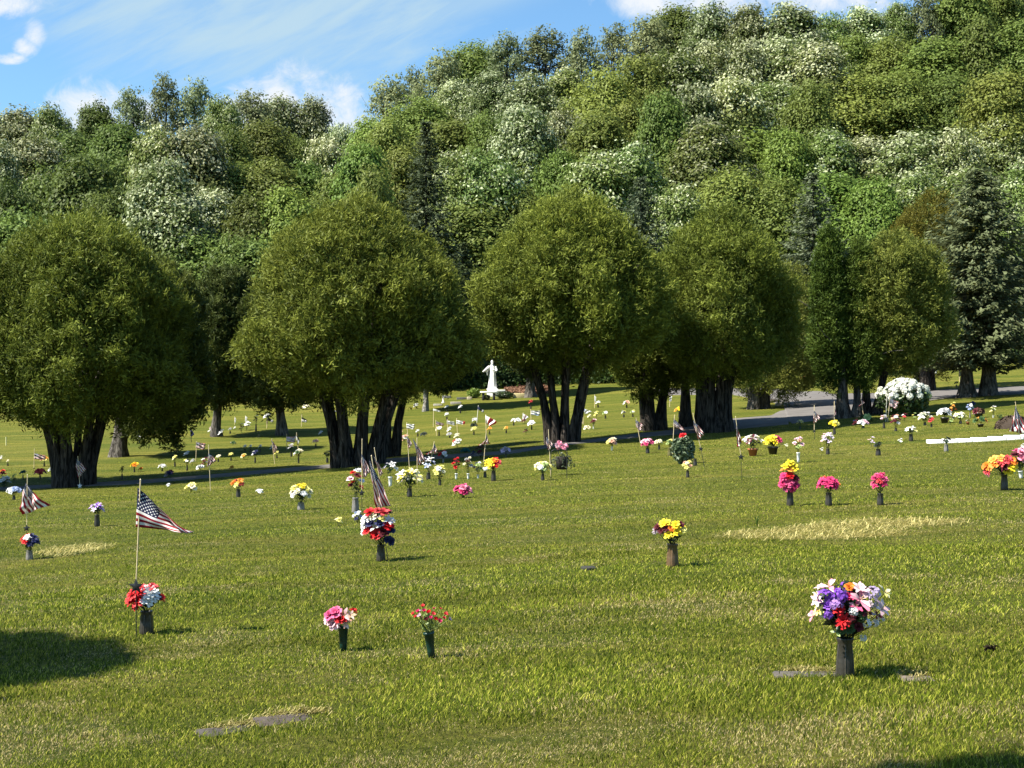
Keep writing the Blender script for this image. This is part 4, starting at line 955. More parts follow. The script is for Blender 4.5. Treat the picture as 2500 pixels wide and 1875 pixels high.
bouquet(735, 1245, 66, 52, 'yYcwcw', 'grey', 'yellow topped bouquet with white flowers below, on a grey vase', 'mum', 14, vh=18, vw=16, layout='tb', tier=1)
bouquet(1000, 1213, 68, 62, 'YYycw', 'black', 'broad pale yellow bouquet above a short black vase', 'lily', 15, vh=20, vw=12, tier=1)
bouquet(1130, 1216, 33, 42, 'Mmp', None, 'bright pink dome of flowers sitting low in the grass', 'rose', 12, tier=1)
bouquet(868, 1251, 106, 40, 'wrdRP', 'grey', 'red and white spray with trailing leaves in a white wrapped grey vase', 'rose', 9, vh=36, vw=16, tier=1, leafc=(.03, .06, .02))
bouquet(873, 1277, 30, 24, 'wbwn', None, 'small blue and white bunch at the foot of the wrapped grey vase', 'mum', 8)
bouquet(826, 1284, 22, 20, 'Yc', None, 'tiny low pot of pale yellow flowers alone on the grass', 'puff', 4)
bouquet(582, 1214, 46, 34, 'oROY', 'black', 'orange flowers with one pale yellow bloom in a thin black vase', 'mum', 8, vh=20, vw=10)
bouquet(466, 1202, 24, 28, 'YYc', None, 'two pale yellow flower balls close to the grass', 'mum', 6)
bouquet(410, 1190, 10, 11, 'w', None, 'single white bloom lying on the grass below a dark purple bunch', 'puff', 3, leaves=.2)
bouquet(632, 1208, 14, 18, 'w', None, 'single white bloom lying on the grass past the orange flowers', 'puff', 4, leaves=.2)
bouquet(953, 1188, 62, 38, 'wnw', 'white', 'white and navy flowers in a white vase with a dark stripe', 'lily', 7, vh=24, vw=11, leafc=(.02, .045, .02))
bouquet(1046, 1170, 54, 34, 'wnwb', 'black', 'white flowers with navy ones in a squat black vase before a flag', 'lily', 9, vh=16, vw=10)
bouquet(1074, 1185, 50, 32, 'YcwY', 'black', 'cream yellow round bouquet on a thin black stem vase', 'mum', 9, vh=14, vw=7)
bouquet(1114, 1170, 54, 22, 'rrd', 'white', 'tall deep red flowers in a slim white vase', 'rose', 8, vh=14, vw=7)
bouquet(1143, 1170, 56, 24, 'caBc', 'white', 'cream and brown speckled flowers in a slim white vase', 'mum', 7, vh=14, vw=7)
bouquet(1167, 1168, 42, 24, 'wnG', 'white', 'white flowers over dark leaves in a short white vase', 'mum', 7, vh=9, vw=7)
bouquet(1184, 1166, 26, 16, 'w', 'black', 'small white bloom on a black vase touching the yellow and red bouquet', 'puff', 4, vh=14, vw=7)
bouquet(1205, 1175, 58, 42, 'yyorR', 'black', 'yellow and red bouquet split down the middle, in a dark double vase', 'puff', 13, vh=26, vw=11, layout='lr')
bouquet(1325, 1173, 47, 40, 'cYGw', 'black', 'cream and lemon bouquet on a dark stem before the hanging basket', 'mum', 12, vh=16, vw=8)
bouquet(1494, 1100, 32, 24, 'cYk', 'white', 'faded cream flowers in a little white vase in the road verge shade', 'mum', 6, vh=10, vw=6)
bouquet(1581, 1107, 37, 32, 'PMPm', 'black', 'pink and magenta bouquet in a dark vase in front of the forked trunk', 'mum', 10, vh=14, vw=9)
bouquet(1609, 1098, 26, 19, 'cY', 'black', 'small cream flowers in a dark vase next to the pink and magenta bouquet', 'mum', 6, vh=11, vw=5)
bouquet(1635, 1114, 42, 17, 'YGg', 'olive', 'narrow yellow green plant in an olive vase beside the leafy green bush', 'puff', 6, vh=20, vw=11)
bouquet(1679, 1166, 42, 27, 'YkcY', 'black', 'yellow and blush flowers in a dark vase below the leafy green bush', 'mum', 8, vh=16, vw=8)
bouquet(1697, 1137, 18, 10, 'x', 'black', 'empty looking dark vase beside the leafy green bush', 'dot', 2, vh=16, vw=9, tier=2)
bouquet(1838, 1113, 52, 46, 'ccdgw', 'terra', 'cream and dark flowers overflowing a terracotta pot', 'lily', 9, vh=18, vw=24, name='potted_plant', cat='potted flowers')
bouquet(1887, 1109, 46, 46, 'yym', 'pot', 'yellow and crimson flowers spilling from a black pot', 'mum', 12, vh=19, vw=25, layout='lr', name='potted_plant', cat='potted flowers')
bouquet(1919, 1096, 14, 12, 'cw', None, 'cream blooms trailing on the grass next to the black pot', 'puff', 4)
bouquet(1949, 1129, 62, 28, 'PPkG', 'white', 'blush pink bouquet with one tall green stalk in a white banded vase', 'rose', 8, vh=24, vw=9)
bouquet(2021, 1109, 54, 32, 'lPlwP', 'black', 'tall lilac and white bouquet on the open lawn', 'lily', 12, vh=14, vw=9)
bouquet(2006, 1104, 12, 8, 'w', None, 'tiny white bloom at the foot of the lilac and white bouquet', 'dot', 3)
bouquet(2144, 1112, 34, 22, 'xg', 'black', 'dark green sprigs without flowers in two short black vases', 'dot', 5, vh=16, vw=12, leafc=(.03, .06, .04))
bouquet(2127, 1092, 28, 18, 'lP', None, 'pale lilac pinwheel bloom on a thin stalk', 'lily', 3, leaves=.2)
bouquet(2198, 1085, 16, 12, 'w', None, 'small white ornament standing alone before the white stone border', 'rose', 3, leaves=0)
bouquet(2224, 1077, 37, 30, 'wYwc', 'black', 'white lilies leaning out of a dark grey cylinder vase', 'lily', 7, vh=17, vw=10)
bouquet(2310, 1102, 35, 23, 'x', 'grey', 'dark leafy sprig in a grey vase in front of the white stone border', 'dot', 2, vh=17, vw=10, leafc=(.03, .06, .03), leaves=2)
bouquet(1953, 1048, 23, 16, 'yY', 'black', 'yellow iris bunch at the roadside shade', 'lily', 5, vh=7, vw=5)
bouquet(2037, 1061, 36, 26, 'yyY', 'black', 'golden yellow dome of flowers with a thin flag in it', 'mum', 9, vh=16, vw=7)
bouquet(2107, 1046, 22, 26, 'wwP', 'black', 'pure white flowers beside a dark planter under the forked black trunk', 'puff', 8, vh=6, vw=8)
bouquet(2089, 1043, 20, 14, 'dn', None, 'dark burgundy flowers beside the pure white ones', 'puff', 5)
bouquet(2115, 1030, 18, 30, 'Gg', None, 'sparse yellow green leaves rising behind the pure white flowers', 'dot', 4)
bouquet(2158, 1046, 34, 18, 'wPv', 'black', 'white and mauve flowers on a slim black vase before two sticks', 'puff', 7, vh=13, vw=6)
bouquet(2187, 1053, 42, 24, 'kdwd', 'black', 'mixed maroon, peach and white bouquet beside the dark fluttering flag', 'puff', 11, vh=8, vw=7)
bouquet(2208, 1030, 22, 14, 'dwRR', None, 'red bunch with one white bloom between the maroon bouquet and the green sprig', 'puff', 4)
bouquet(2232, 1028, 22, 10, 'GY', None, 'little yellow green sprig alone in the flower row', 'dot', 3)
bouquet(2258, 1039, 34, 32, 'wcGw', 'black', 'spiky cream and white bouquet in the flower row', 'lily', 10, vh=8, vw=7)
bouquet(2274, 1043, 24, 16, 'Rd', 'black', 'dark red little bouquet leaning on the spiky cream one', 'puff', 5, vh=8, vw=5)
bouquet(2306, 1033, 36, 34, 'wwa', 'pot', 'white flowers crowding a round black pot in the flower row', 'puff', 12, vh=14, vw=20, name='potted_plant', cat='potted flowers')
bouquet(2327, 1023, 42, 16, 'YOoB', 'black', 'tall orange flowers topped by one pale bloom', 'puff', 7, vh=8, vw=6, layout='tb')
bouquet(2320, 1037, 16, 15, 'GB', None, 'low brownish green plant in front of the tall orange flowers', 'dot', 4)
bouquet(2345, 1035, 28, 30, 'cYwG', 'black', 'loose cream and lemon bouquet in the flower row', 'lily', 9, vh=8, vw=7)
bouquet(2363, 1037, 13, 11, 'Bw', 'terra', 'tiny terracotta pot with a white foot', 'dot', 2, vh=7, vw=8, name='potted_plant', cat='potted flowers')
bouquet(2368, 1021, 36, 18, 'wbw', 'grey', 'bluish white flowers on a tall stand below a navy bunch', 'mum', 8, vh=14, vw=3)
bouquet(2374, 998, 18, 18, 'nx', 'black', 'navy nearly black bunch behind the bluish white flowers', 'puff', 5, vh=4, vw=4)
bouquet(2380, 1018, 12, 15, 'w', None, 'white flower tuft at the foot of the maroon planter', 'dot', 4)
bouquet(2390, 1021, 22, 26, 'BdB', 'pot', 'square maroon planter hung with dark red flowers', 'puff', 6, vh=12, vw=20, name='potted_plant', cat='potted flowers')
bouquet(2394, 1043, 24, 32, 'gOgx', 'pot', 'dark bushy planter with a few orange dots', 'dot', 7, vh=8, vw=16, name='potted_plant', cat='potted flowers')
bouquet(2425, 1020, 30, 15, 'wYG', 'white', 'white and green upright flowers in a tiny white vase near the mulch mound', 'lily', 5, vh=6, vw=5)
bouquet(2440, 1028, 16, 15, 'gx', None, 'dark green sprig beside the mulch mound', 'dot', 4)
bouquet(2497, 1098, 16, 12, 'w', None, 'tiny white bloom at the border end under the striped flag', 'dot', 3)
# far lawn beyond the road fork
FL = 'distant grave flowers beyond the road'
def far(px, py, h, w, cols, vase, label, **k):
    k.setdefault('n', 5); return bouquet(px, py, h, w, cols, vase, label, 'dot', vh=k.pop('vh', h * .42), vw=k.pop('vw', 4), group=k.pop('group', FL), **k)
far(2434, 898, 18, 17, 'P', 'black', 'pale pink ball of flowers on the upper lawn behind the big silvery spruce')
far(2424, 920, 22, 16, 'd', 'black', 'dark wilted bunch below the pale pink ball on the upper lawn')
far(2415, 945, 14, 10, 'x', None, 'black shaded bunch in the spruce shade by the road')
far(2335, 946, 15, 9, 'x', 'black', 'black vase with dark sprig before the big silvery spruce')
far(2277, 951, 8, 8, 'x', None, 'dark stub of a plant at the road edge near the white bush')
far(2257, 1004, 20, 11, 'x', 'black', 'dark green spike beside the white flowering bush')
far(1959, 942, 24, 18, 'ddRw', 'white', 'dark red bunch in a white bowl on the lawn across the road', vh=9, vw=10)
far(1985, 915, 20, 15, 'ORYg', None, 'orange and yellow bunch highest on the lawn across the road')
far(2008, 928, 14, 14, 'wRw', None, 'white bunch tipped red on the lawn across the road')
far(2096, 944, 14, 9, 'wg', None, 'white blob seen between the two columnar trunks')
far(2094, 926, 19, 10, 'rR', None, 'bright red bunch seen beside the columnar trunk')
# lawn between the road and the statue
ML = 'grave flowers on the lawn before the statue'
for a in [(1016, 998, 14, 13, 'aw', None, 'grey white ornament by the pale thin trunk'), (1091, 1005, 16, 11, 'w', 'black', 'white ball on a dark vase in the slab shade, nearer the pale thin trunk'),
          (1124, 1009, 20, 10, 'w', 'black', 'white ball on a dark vase in the slab shade, nearer the statue'), (1091, 1025, 18, 11, 'w', 'black', 'white bunch on a leaning black vase above the striped flags'),
          (1160, 1039, 19, 13, 'w', 'black', 'white dome on a black vase at the foot of the bare tilted stick'), (1158, 1041, 3, 18, 'x', None, 'flat dark patch lying under the white dome'),  # last entry: flat dark patch set beneath the white dome
          (1020, 1066, 18, 9, 'w', 'black', 'white bloom with a black side on a tall black vase'), (1036, 1066, 11, 18, 'x', None, 'dark oval wreath lying on the lawn'),
          (973, 1068, 18, 19, 'kBkP', None, 'peach and brown mound right beside the fanned stems'), (987, 1085, 24, 18, 'kPwd', None, 'pink and white bunch against the narrow striped flag'),
          (1072, 1064, 23, 16, 'wcw', 'black', 'white two-tier bunch below the crumpled striped flag'), (1097, 1058, 16, 10, 'w', None, 'white bloom on top of a dark grey bunch'), (1098, 1069, 13, 14, 'av', 'black', 'dark grey bunch under a white bloom'),
          (1116, 1073, 16, 14, 'cw', None, 'cream bloom under the white flag stick'), (1116, 1093, 22, 22, 'wRwd', None, 'white bunch with a red heart on the sunny grass'),
          (1157, 1062, 20, 14, 'YcY', 'black', 'cream yellow pair of blooms before the red and white flag'), (1195, 1061, 19, 12, 'OY', 'black', 'orange bloom on a black vase under the red and white flag'),
          (1236, 1058, 17, 12, 'OYO', 'black', 'orange and lemon bloom on a black vase alone on the grass'), (1254, 1039, 18, 11, 'w', 'black', 'white bunch leaning from a black vase'), (1264, 1030, 8, 16, 'wG', None, 'low white sprig trailing beside a leaning white bunch'),
          (1298, 1049, 21, 21, 'w', 'black', 'wide white dome like a mushroom on a black stem'), (1284, 1061, 16, 12, 'gBd', None, 'dark brown green bunch near the white mushroom dome'), (1279, 1034, 12, 12, 'BP', None, 'brownish bunch holding a small white flag'),
          (1296, 998, 22, 10, 'R', 'black', 'red ball on a thin black stem high on the lawn'), (1321, 1006, 10, 8, 'B', None, 'rust brown bloom between two white flags'), (1336, 1030, 9, 9, 'Yc', None, 'lemon speck of flowers near the third arborvitae'),
          (1338, 1046, 18, 10, 'Ok', 'black', 'orange bloom touching the fanned stems of the third arborvitae'),
          (1460, 995, 17, 12, 'w', 'black', 'white bunch next to a white upright stake'), (1530, 996, 18, 15, 'kwk', 'black', 'peach and white bunch alone high on the lawn'), (1456, 1021, 18, 11, 'Yc', None, 'yellow ball in the cluster under the crumpled white flag'),
          (1439, 1022, 11, 9, 'c', None, 'cream bloom in the cluster under the crumpled white flag'), (1478, 1022, 19, 13, 'wGw', 'black', 'white and green bunch with a crisp dark shadow'), (1523, 1019, 17, 11, 'Ywn', 'black', 'black and white bunch nearer the white green one'),
          (1545, 1018, 17, 11, 'YGw', 'black', 'lemon and white bunch touching the forked trunk'), (1449, 1048, 26, 15, 'Pdd', 'white', 'pink over burgundy bunch on a white foot'), (1434, 1048, 7, 16, 'c', None, 'low cream tuft beside the pink over burgundy bunch'),
          (1404, 1048, 22, 9, 'wa', 'black', 'white bunch at the lit edge of the fanned stems'), (1658, 1019, 26, 23, 'OYyG', 'black', 'yellow and orange spray on a thin stem behind the forked trunk')]:
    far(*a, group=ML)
bouquet(1082, 1130, 30, 22, 'rrw', 'grey', 'red flowers with one white bloom in the road verge shade', 'rose', 6, vh=10, vw=4, group=ML)
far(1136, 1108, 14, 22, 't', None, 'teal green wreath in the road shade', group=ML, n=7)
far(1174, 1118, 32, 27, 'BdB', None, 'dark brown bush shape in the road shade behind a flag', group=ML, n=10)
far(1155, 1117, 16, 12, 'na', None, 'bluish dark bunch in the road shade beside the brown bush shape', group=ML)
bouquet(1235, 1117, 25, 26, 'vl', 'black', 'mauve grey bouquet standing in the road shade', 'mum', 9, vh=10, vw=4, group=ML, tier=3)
far(957, 1114, 22, 13, 'x', 'black', 'dark leafy vase plant at the foot of the slim leaning stems', group=ML)
# far lawn behind the first two arborvitae
LL = 'grave flowers on the lawn behind the first arborvitae'
for a in [(19, 1138, 16, 7, 'c', 'black', 'cream speck on a black vase far from the first trunk'), (2, 1130, 18, 9, 'wa', None, 'white and grey bunch cut by the picture edge'), (108, 1139, 24, 20, 'OkY', 'black', 'orange peach bunch under the waving flag near the first trunk'),
          (136, 1136, 20, 18, 'Oc', 'black', 'amber and cream bunch touching the first trunk'), (98, 1171, 26, 30, 'RBRd', 'black', 'rusty red bunch on a short black vase'), (129, 1166, 28, 22, 'wG', 'black', 'white and green bunch touching the first trunk'),
          (56, 1171, 22, 17, 't', 'black', 'teal round bunch on a black stem'), (34, 1182, 26, 15, 'YG', None, 'pale yellow calla leaf bunch'), (10, 1192, 30, 32, 'wxw', None, 'white and black cluster at the picture edge'), (5, 1170, 24, 20, 'rOd', None, 'red and orange bunch at the picture edge'),
          (215, 1176, 26, 7, 'x', 'black', 'thin black vase against the first trunk'), (298, 1172, 34, 14, 'x', 'black', 'dark teardrop topiary on a thin stem'), (328, 1153, 24, 21, 'yyo', 'black', 'bright yellow and orange bunch'), (343, 1152, 12, 11, 'oB', None, 'small rust bunch beside the bright yellow one'),
          (341, 1082, 18, 17, 'wxw', 'black', 'white and black bunch behind the low skirted evergreen'), (423, 1081, 25, 15, 'YYB', 'black', 'lemon bunch between a brown flag and a dark flag'), (396, 1151, 17, 19, 'w', 'black', 'white round bunch with a dark foot on the sunny strip'),
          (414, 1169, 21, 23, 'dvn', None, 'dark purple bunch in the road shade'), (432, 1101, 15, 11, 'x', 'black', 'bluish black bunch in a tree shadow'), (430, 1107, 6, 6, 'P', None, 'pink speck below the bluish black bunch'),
          (427, 1140, 29, 13, 'YcY', 'black', 'two cream blooms stacked on one vase'), (457, 1118, 17, 15, 'wG', None, 'white and lime bunch just past a tree shadow'), (457, 1149, 30, 17, 'xYwx', 'black', 'black and white bunch leaning on the sunny strip'),
          (470, 1135, 15, 12, 'a', None, 'grey bunch under the pale square flag'), (489, 1148, 13, 19, 'w', None, 'white low puff below the striped hanging flag'), (500, 1145, 30, 17, 'dwdw', None, 'burgundy and white bunch against the striped hanging flag'),
          (533, 1128, 18, 13, 'cYc', 'black', 'cream ball next to the striped hanging flag'), (564, 1125, 20, 12, 'YY', 'black', 'lemon bunch alone on the sunny strip'), (595, 1122, 15, 13, 'YcO', None, 'small yellow and white low bunch'), (566, 1149, 13, 13, 'OB', None, 'rust orange bunch at the edge of the road shade'),
          (623, 1130, 31, 17, 'nwn', 'black', 'blue black bunch with one white petal on a black stem'), (598, 1103, 17, 10, 'w', 'black', 'first of three small white bunches in a short row'), (611, 1104, 18, 9, 'wc', 'black', 'second of three small white bunches in a short row'),
          (635, 1104, 18, 9, 'wG', 'black', 'third of three small white bunches in a short row'), (515, 1061, 20, 13, 'wP', None, 'white bunch at the near side of the tall bare trunk'), (541, 1068, 20, 15, 'wx', None, 'white and dark bunch at the shady side of the tall bare trunk'),
          (562, 1059, 15, 9, 'a', 'black', 'grey white bunch in the crowded group by the tall bare trunk'), (573, 1050, 8, 6, 'w', None, 'white speck in the crowded group by the tall bare trunk'), (589, 1058, 26, 12, 'cdd', None, 'burgundy bunch capped cream in the crowded group'),
          (602, 1051, 22, 19, 'wxw', None, 'white clump with dark heart in the crowded group'), (625, 1053, 40, 13, 'cxx', 'black', 'cream bloom on a tall dark stand in the crowded group'), (652, 1034, 24, 15, 'w', 'black', 'double white ball near the straight grey trunk'),
          (806, 1038, 14, 8, 'w', None, 'small white ornament on the shade line near the second arborvitae'), (808, 1017, 17, 26, 'wdwx', None, 'white and dark bunch at the second arborvitae stems'), (747, 1000, 12, 20, 'c', None, 'cream open ornament shaped like a V'),
          (736, 985, 22, 14, 'BR', None, 'rusty hanging bunch above the cream open ornament'), (783, 1065, 13, 10, 'wk', None, 'white and peach bunch at a tree shadow edge'), (771, 1092, 19, 15, 'kP', 'black', 'blush ball with a small dark shadow'), (826, 1080, 22, 15, 'Ocx', 'black', 'orange and white bunch at the second arborvitae stems'),
          (664, 1103, 18, 9, 'w', None, 'white bunch behind the dark hanging flag'), (676, 1119, 18, 11, 'YB', 'black', 'yellow and brown bunch beside the dark hanging flag'), (711, 1115, 33, 14, 'wav', 'black', 'white bunch over a grey one below the pale pink flag'),
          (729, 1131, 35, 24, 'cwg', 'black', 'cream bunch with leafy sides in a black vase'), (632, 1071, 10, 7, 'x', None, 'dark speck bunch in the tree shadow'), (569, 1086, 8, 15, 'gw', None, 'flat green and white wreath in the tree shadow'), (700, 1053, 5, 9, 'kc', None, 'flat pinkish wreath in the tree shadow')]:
    far(*a, group=LL)
bouquet(34, 1220, 32, 36, 'bwb', 'black', 'pale blue and white bouquet in a black vase next to the drooping flag', 'mum', 10, vh=10, vw=7)
bouquet(799, 1130, 32, 26, 'x', 'black', 'flowerless dark green plant in a black vase before the second arborvitae', 'dot', 2, vh=12, vw=6, leafc=(.02, .04, .018), leaves=2, group=LL)
# ================================================================ flags
def flag_material():
    m, nt, out = nt_new('flag_cloth'); L = nt.links.new
    uv = nd(nt, 'ShaderNodeUVMap', uv_map='UVMap'); sx = nd(nt, 'ShaderNodeSeparateXYZ'); L(uv.outputs[0], sx.inputs[0])
    def mt(op, a, b=None):
        n = nd(nt, 'ShaderNodeMath', operation=op)
        for k, v in enumerate((a, b)):
            if v is None: continue
            if isinstance(v, (int, float)): n.inputs[k].default_value = float(v)
            else: L(v, n.inputs[k])
        return n.outputs[0]
    U, V = sx.outputs[0], sx.outputs[1]
    red = mt('LESS_THAN', mt('MODULO', mt('FLOOR', mt('MULTIPLY', V, 13)), 2), .5)
    canton = mt('MULTIPLY', mt('LESS_THAN', U, .4), mt('GREATER_THAN', V, 6 / 13))
    cu = mt('MULTIPLY', mt('DIVIDE', U, .4), 12); cv = mt('MULTIPLY', mt('DIVIDE', mt('SUBTRACT', V, 6 / 13), 7 / 13), 10)
    a = mt('MULTIPLY', mt('ADD', cu, cv), .5); b = mt('MULTIPLY', mt('SUBTRACT', cu, cv), .5)
    fa = mt('SUBTRACT', mt('FRACT', mt('ADD', a, .5)), .5); fb = mt('SUBTRACT', mt('FRACT', mt('ADD', b, .5)), .5)
    d = mt('SQRT', mt('ADD', mt('MULTIPLY', fa, fa), mt('MULTIPLY', fb, fb)))
    star = mt('LESS_THAN', d, .27)
    for x, lo, hi in ((cu, .4, 11.6), (cv, .4, 9.6)): star = mt('MULTIPLY', star, mt('MULTIPLY', mt('GREATER_THAN', x, lo), mt('LESS_THAN', x, hi)))
    def mix(f, c1, c2):
        n = nd(nt, 'ShaderNodeMixRGB'); L(f, n.inputs[0])
        for k, c in ((1, c1), (2, c2)):
            if isinstance(c, tuple): n.inputs[k].default_value = (*c, 1)
            else: L(c, n.inputs[k])
        return n.outputs[0]
    c = mix(red, (.80, .78, .75), (.30, .02, .035)); c = mix(canton, c, (.018, .022, .065)); c = mix(star, c, (.8, .8, .8)) if False else mix(mt('MULTIPLY', star, canton), c, (.78, .78, .78))
    p = nd(nt, 'ShaderNodeBsdfPrincipled'); setin(p, Roughness=.75); p.inputs['Specular IOR Level'].default_value = .15; L(c, p.inputs['Base Color'])
    t = nd(nt, 'ShaderNodeBsdfTranslucent'); L(c, t.inputs['Color'])
    mx = nd(nt, 'ShaderNodeMixShader'); mx.inputs[0].default_value = .3; L(p.outputs[0], mx.inputs[1]); L(t.outputs[0], mx.inputs[2]); L(mx.outputs[0], out.inputs[0])
    return m
M_FLAG = flag_material()
WOOD = (.62, .50, .30); PALEW = (.66, .62, .52); IRON = (.02, .02, .02)

def flag(top, base, corners, label, star=None, starc=None, rip=.03, nw=2.5, cols=None, hard=False, stick=WOOD, rod=None, n=(14, 10), phase=0., sag=0., name='small_flag', group='small flags on the lawn', stickr=.005):
    """top / base: pixels of the stick's ends; corners: HT, HB (on the stick), FT, FB pixel corners of the cloth; star: pixel of the star-shaped holder"""
    p = at(*base); s = m_per_px(p); root = empty(name, p)
    def loc(q): return np.array([(q[0] - base[0]) * s, 0, (base[1] - q[1]) * s])
    T = loc(top); S = loc(star) if star else None
    b0 = S if star else np.array([0, 0, -.04])
    mb = MB(); r = max(stickr, .00022 * p.y)
    if corners is not None or True:
        tube(mb, np.linspace(b0 - (0 if not star else (T - S) * .06), T, 4), r, stick, 6)
        tb = T + np.array([0, 0, .012]); tube(mb, np.array([T, tb]), [r * 1.5, r * .3], stick, 6)
    mb.build('stick', M_SOLID, root, smooth=True)
    if star:
        mb = MB(); tube(mb, np.linspace(np.array([0, 0, -.05]), S, 3), r * .8, rod or IRON, 6)
        R_ = max(.045, 9 * s) if starc is None else starc * s; a = np.arange(10) * math.pi / 5 + math.pi / 2; rr = np.where(np.arange(10) % 2 == 0, R_, R_ * .42)
        fr = np.stack([rr * np.cos(a), np.full(10, -.006), rr * np.sin(a)], 1) + S; bk = fr + np.array([0, .012, 0]); c = S + np.array([0, -.016, 0])
        V = np.vstack([fr, bk, [c], [S + np.array([0, .012, 0])]]); i = np.arange(10); j = (i + 1) % 10
        mb.add(V, np.stack([i, i + 10, j + 10, j], 1), rod or IRON); mb.add(V, np.stack([i, j, np.full(10, 20)], 1), rod or IRON); mb.add(V, np.stack([j + 10, i + 10, np.full(10, 21)], 1), rod or IRON)
        mb.build('star_holder', M_SOLID, root)
    if corners is not None:
        xs_ = [q[0] for q in corners]; ys_ = [q[1] for q in corners]; xm = sum(xs_) / 4
        k_ = 1.5 if max(ys_) - min(ys_) > 1.2 * (max(xs_) - min(xs_)) else 1.1
        corners = [(xm + (q[0] - xm) * k_, q[1]) for q in corners]
        HT, HB, FT, FB = [loc(q) for q in corners]
        nu, nv = n; u, v = np.meshgrid(np.linspace(0, 1, nu), np.linspace(0, 1, nv), indexing='ij'); u = u.ravel(); v = v.ravel()
        P = ((1 - u) * (1 - v))[:, None] * HB + ((1 - u) * v)[:, None] * HT + (u * (1 - v))[:, None] * FB + (u * v)[:, None] * FT
        L_ = np.linalg.norm(FT - HT)
        P[:, 1] += rip * np.sin(nw * 6.283 * (v * .8 + u * .45) + phase) * u ** .7 + rip * .6 * np.sin(4.2 * u * 3.1 + phase) * u
        P[:, 2] -= sag * L_ * np.sin(np.pi * u) * (.3 + .7 * v)
        P[:, 0] += rip * .35 * np.sin(nw * 5.1 * v + u * 4 + phase) * u
        P[:, 1] -= r
        i, j = np.meshgrid(np.arange(nu - 1), np.arange(nv - 1), indexing='ij'); a = (i * nv + j).ravel()
        F = np.stack([a, a + nv, a + nv + 1, a + 1], 1)
        mb = MB()
        if cols is None: mb.add(P, F, (.5, .5, .5))
        else:
            uc = (u[F[:, 0]] + .5 / nu); vc = v[F[:, 0]] + .5 / nv; cc = np.array([PC[k] for k in cols])
            mb.add(P, F, cc[np.minimum(len(cols) - 1, (uc * len(cols)).astype(int))] if not hard else cc[np.minimum(len(cols) - 1, ((1 - vc) * len(cols)).astype(int))])
        o = mb.build('cloth', M_FLAG if cols is None else M_PETAL, root, smooth=True)
        lay_ = o.data.uv_layers.new(name='UVMap'); li = np.zeros(len(o.data.loops), np.int32); o.data.loops.foreach_get('vertex_index', li)
        lay_.data.foreach_set('uv', np.stack([u[li], v[li]], 1).astype(np.float32).ravel())
        md = o.modifiers.new('thickness', 'SOLIDIFY'); md.thickness = .0015
    tag(root, label, 'flag', group); return root

# the four flags that show large
flag((343, 1172), (333, 1556), ((342, 1191), (338, 1287), (459, 1302), (455, 1300)), 'striped flag blown into a long triangle, its stick leaning by the red and white carnations', star=(332, 1432), starc=19, rip=.05, nw=1.6, n=(30, 20), phase=.5)
flag((67, 1160), (66, 1366), ((66, 1180), (60, 1206), (102, 1235), (60, 1257)), 'striped flag folded over and drooping above the red, white and navy bouquet', star=(65, 1290), starc=9, rip=.05, nw=1.5, n=(26, 18), phase=2.0)
flag((907, 1114), (949, 1371), ((908, 1122), (911, 1168), (944, 1236), (920, 1240)), 'large striped flag hanging straight down behind the tall red and white bouquet', star=(940, 1318), starc=8, rip=.04, nw=2.2, n=(30, 20), phase=1.0)
flag((884, 1073), (885, 1269), ((885, 1108), (884, 1128), (900, 1150), (889, 1169)), 'thin hanging striped flag on a black rod beside the white wrapped grey vase', star=(883, 1204), starc=9, rip=.03, n=(20, 14))
flag((914, 1094), (936, 1222), ((916, 1112), (919, 1128), (932, 1156), (927, 1163)), 'narrow white striped flag half hidden by the large hanging one', rip=.03, n=(16, 12))
flag((190, 1114), (195, 1192), ((190, 1120), (188, 1140), (206, 1144), (193, 1168)), 'pale striped flag above a white star in front of the first trunk', star=(195, 1186), starc=7, rod=(.6, .6, .6), rip=.06, n=(18, 12))
flag((514 - 5, 1087), (514, 1198), ((510, 1106), (509, 1122), (524, 1124), (508, 1141)), 'striped hanging flag on a tall stick over the burgundy and white bunch', rip=.06, n=(18, 12))
flag((1018, 1070), (1019, 1180), ((1012, 1070), (1016, 1092), (1035, 1124), (1022, 1136)), 'long striped flag hanging beside the pale yellow bouquet', rip=.05, n=(22, 14), phase=.7)
flag((1060, 1079), (1047, 1149), ((1059, 1083), (1057, 1098), (1067, 1106), (1046, 1109)), 'striped flag folded in two above the navy and white bouquets', rip=.06, n=(18, 12), phase=1.7)
flag((1187, 1055), (1181, 1128), ((1187, 1060), (1185, 1078), (1195, 1084), (1169, 1087)), 'striped flag folded like a tent in front of the brown bush shape', rip=.06, n=(18, 12), phase=2.2)
flag((994, 1058), (1000, 1146), ((994, 1063), (995, 1078), (1004, 1084), (998, 1097)), 'narrow dark striped flag before the pink and white bunch', rip=.06, n=(14, 10))
flag((1339, 1050), (1345, 1166), ((1336, 1066), (1335, 1084), (1347, 1086), (1340, 1101)), 'striped flag hanging beside the flower basket at the third arborvitae', rip=.05, n=(16, 12))
flag((1692, 1010), (1723, 1150), ((1696, 1026), (1698, 1046), (1714, 1058), (1705, 1075)), 'striped flag on a leaning rod next to the leafy green bush', star=(1711, 1096), starc=7, rip=.05, n=(20, 14))
flag((1796, 1018), (1812, 1180), ((1798, 1034), (1799, 1052), (1808, 1078), (1802, 1092)), 'red edged striped flag furled on a tall rod near the terracotta pot', star=(1809, 1116), starc=9, rip=.05, n=(20, 14), phase=2.)
flag((1647, 1014), (1641, 1112), ((1646, 1022), (1645, 1041), (1672, 1051), (1668, 1053)), 'striped flag streaming out above the leafy green bush', rip=.05, n=(20, 14), nw=1.5)
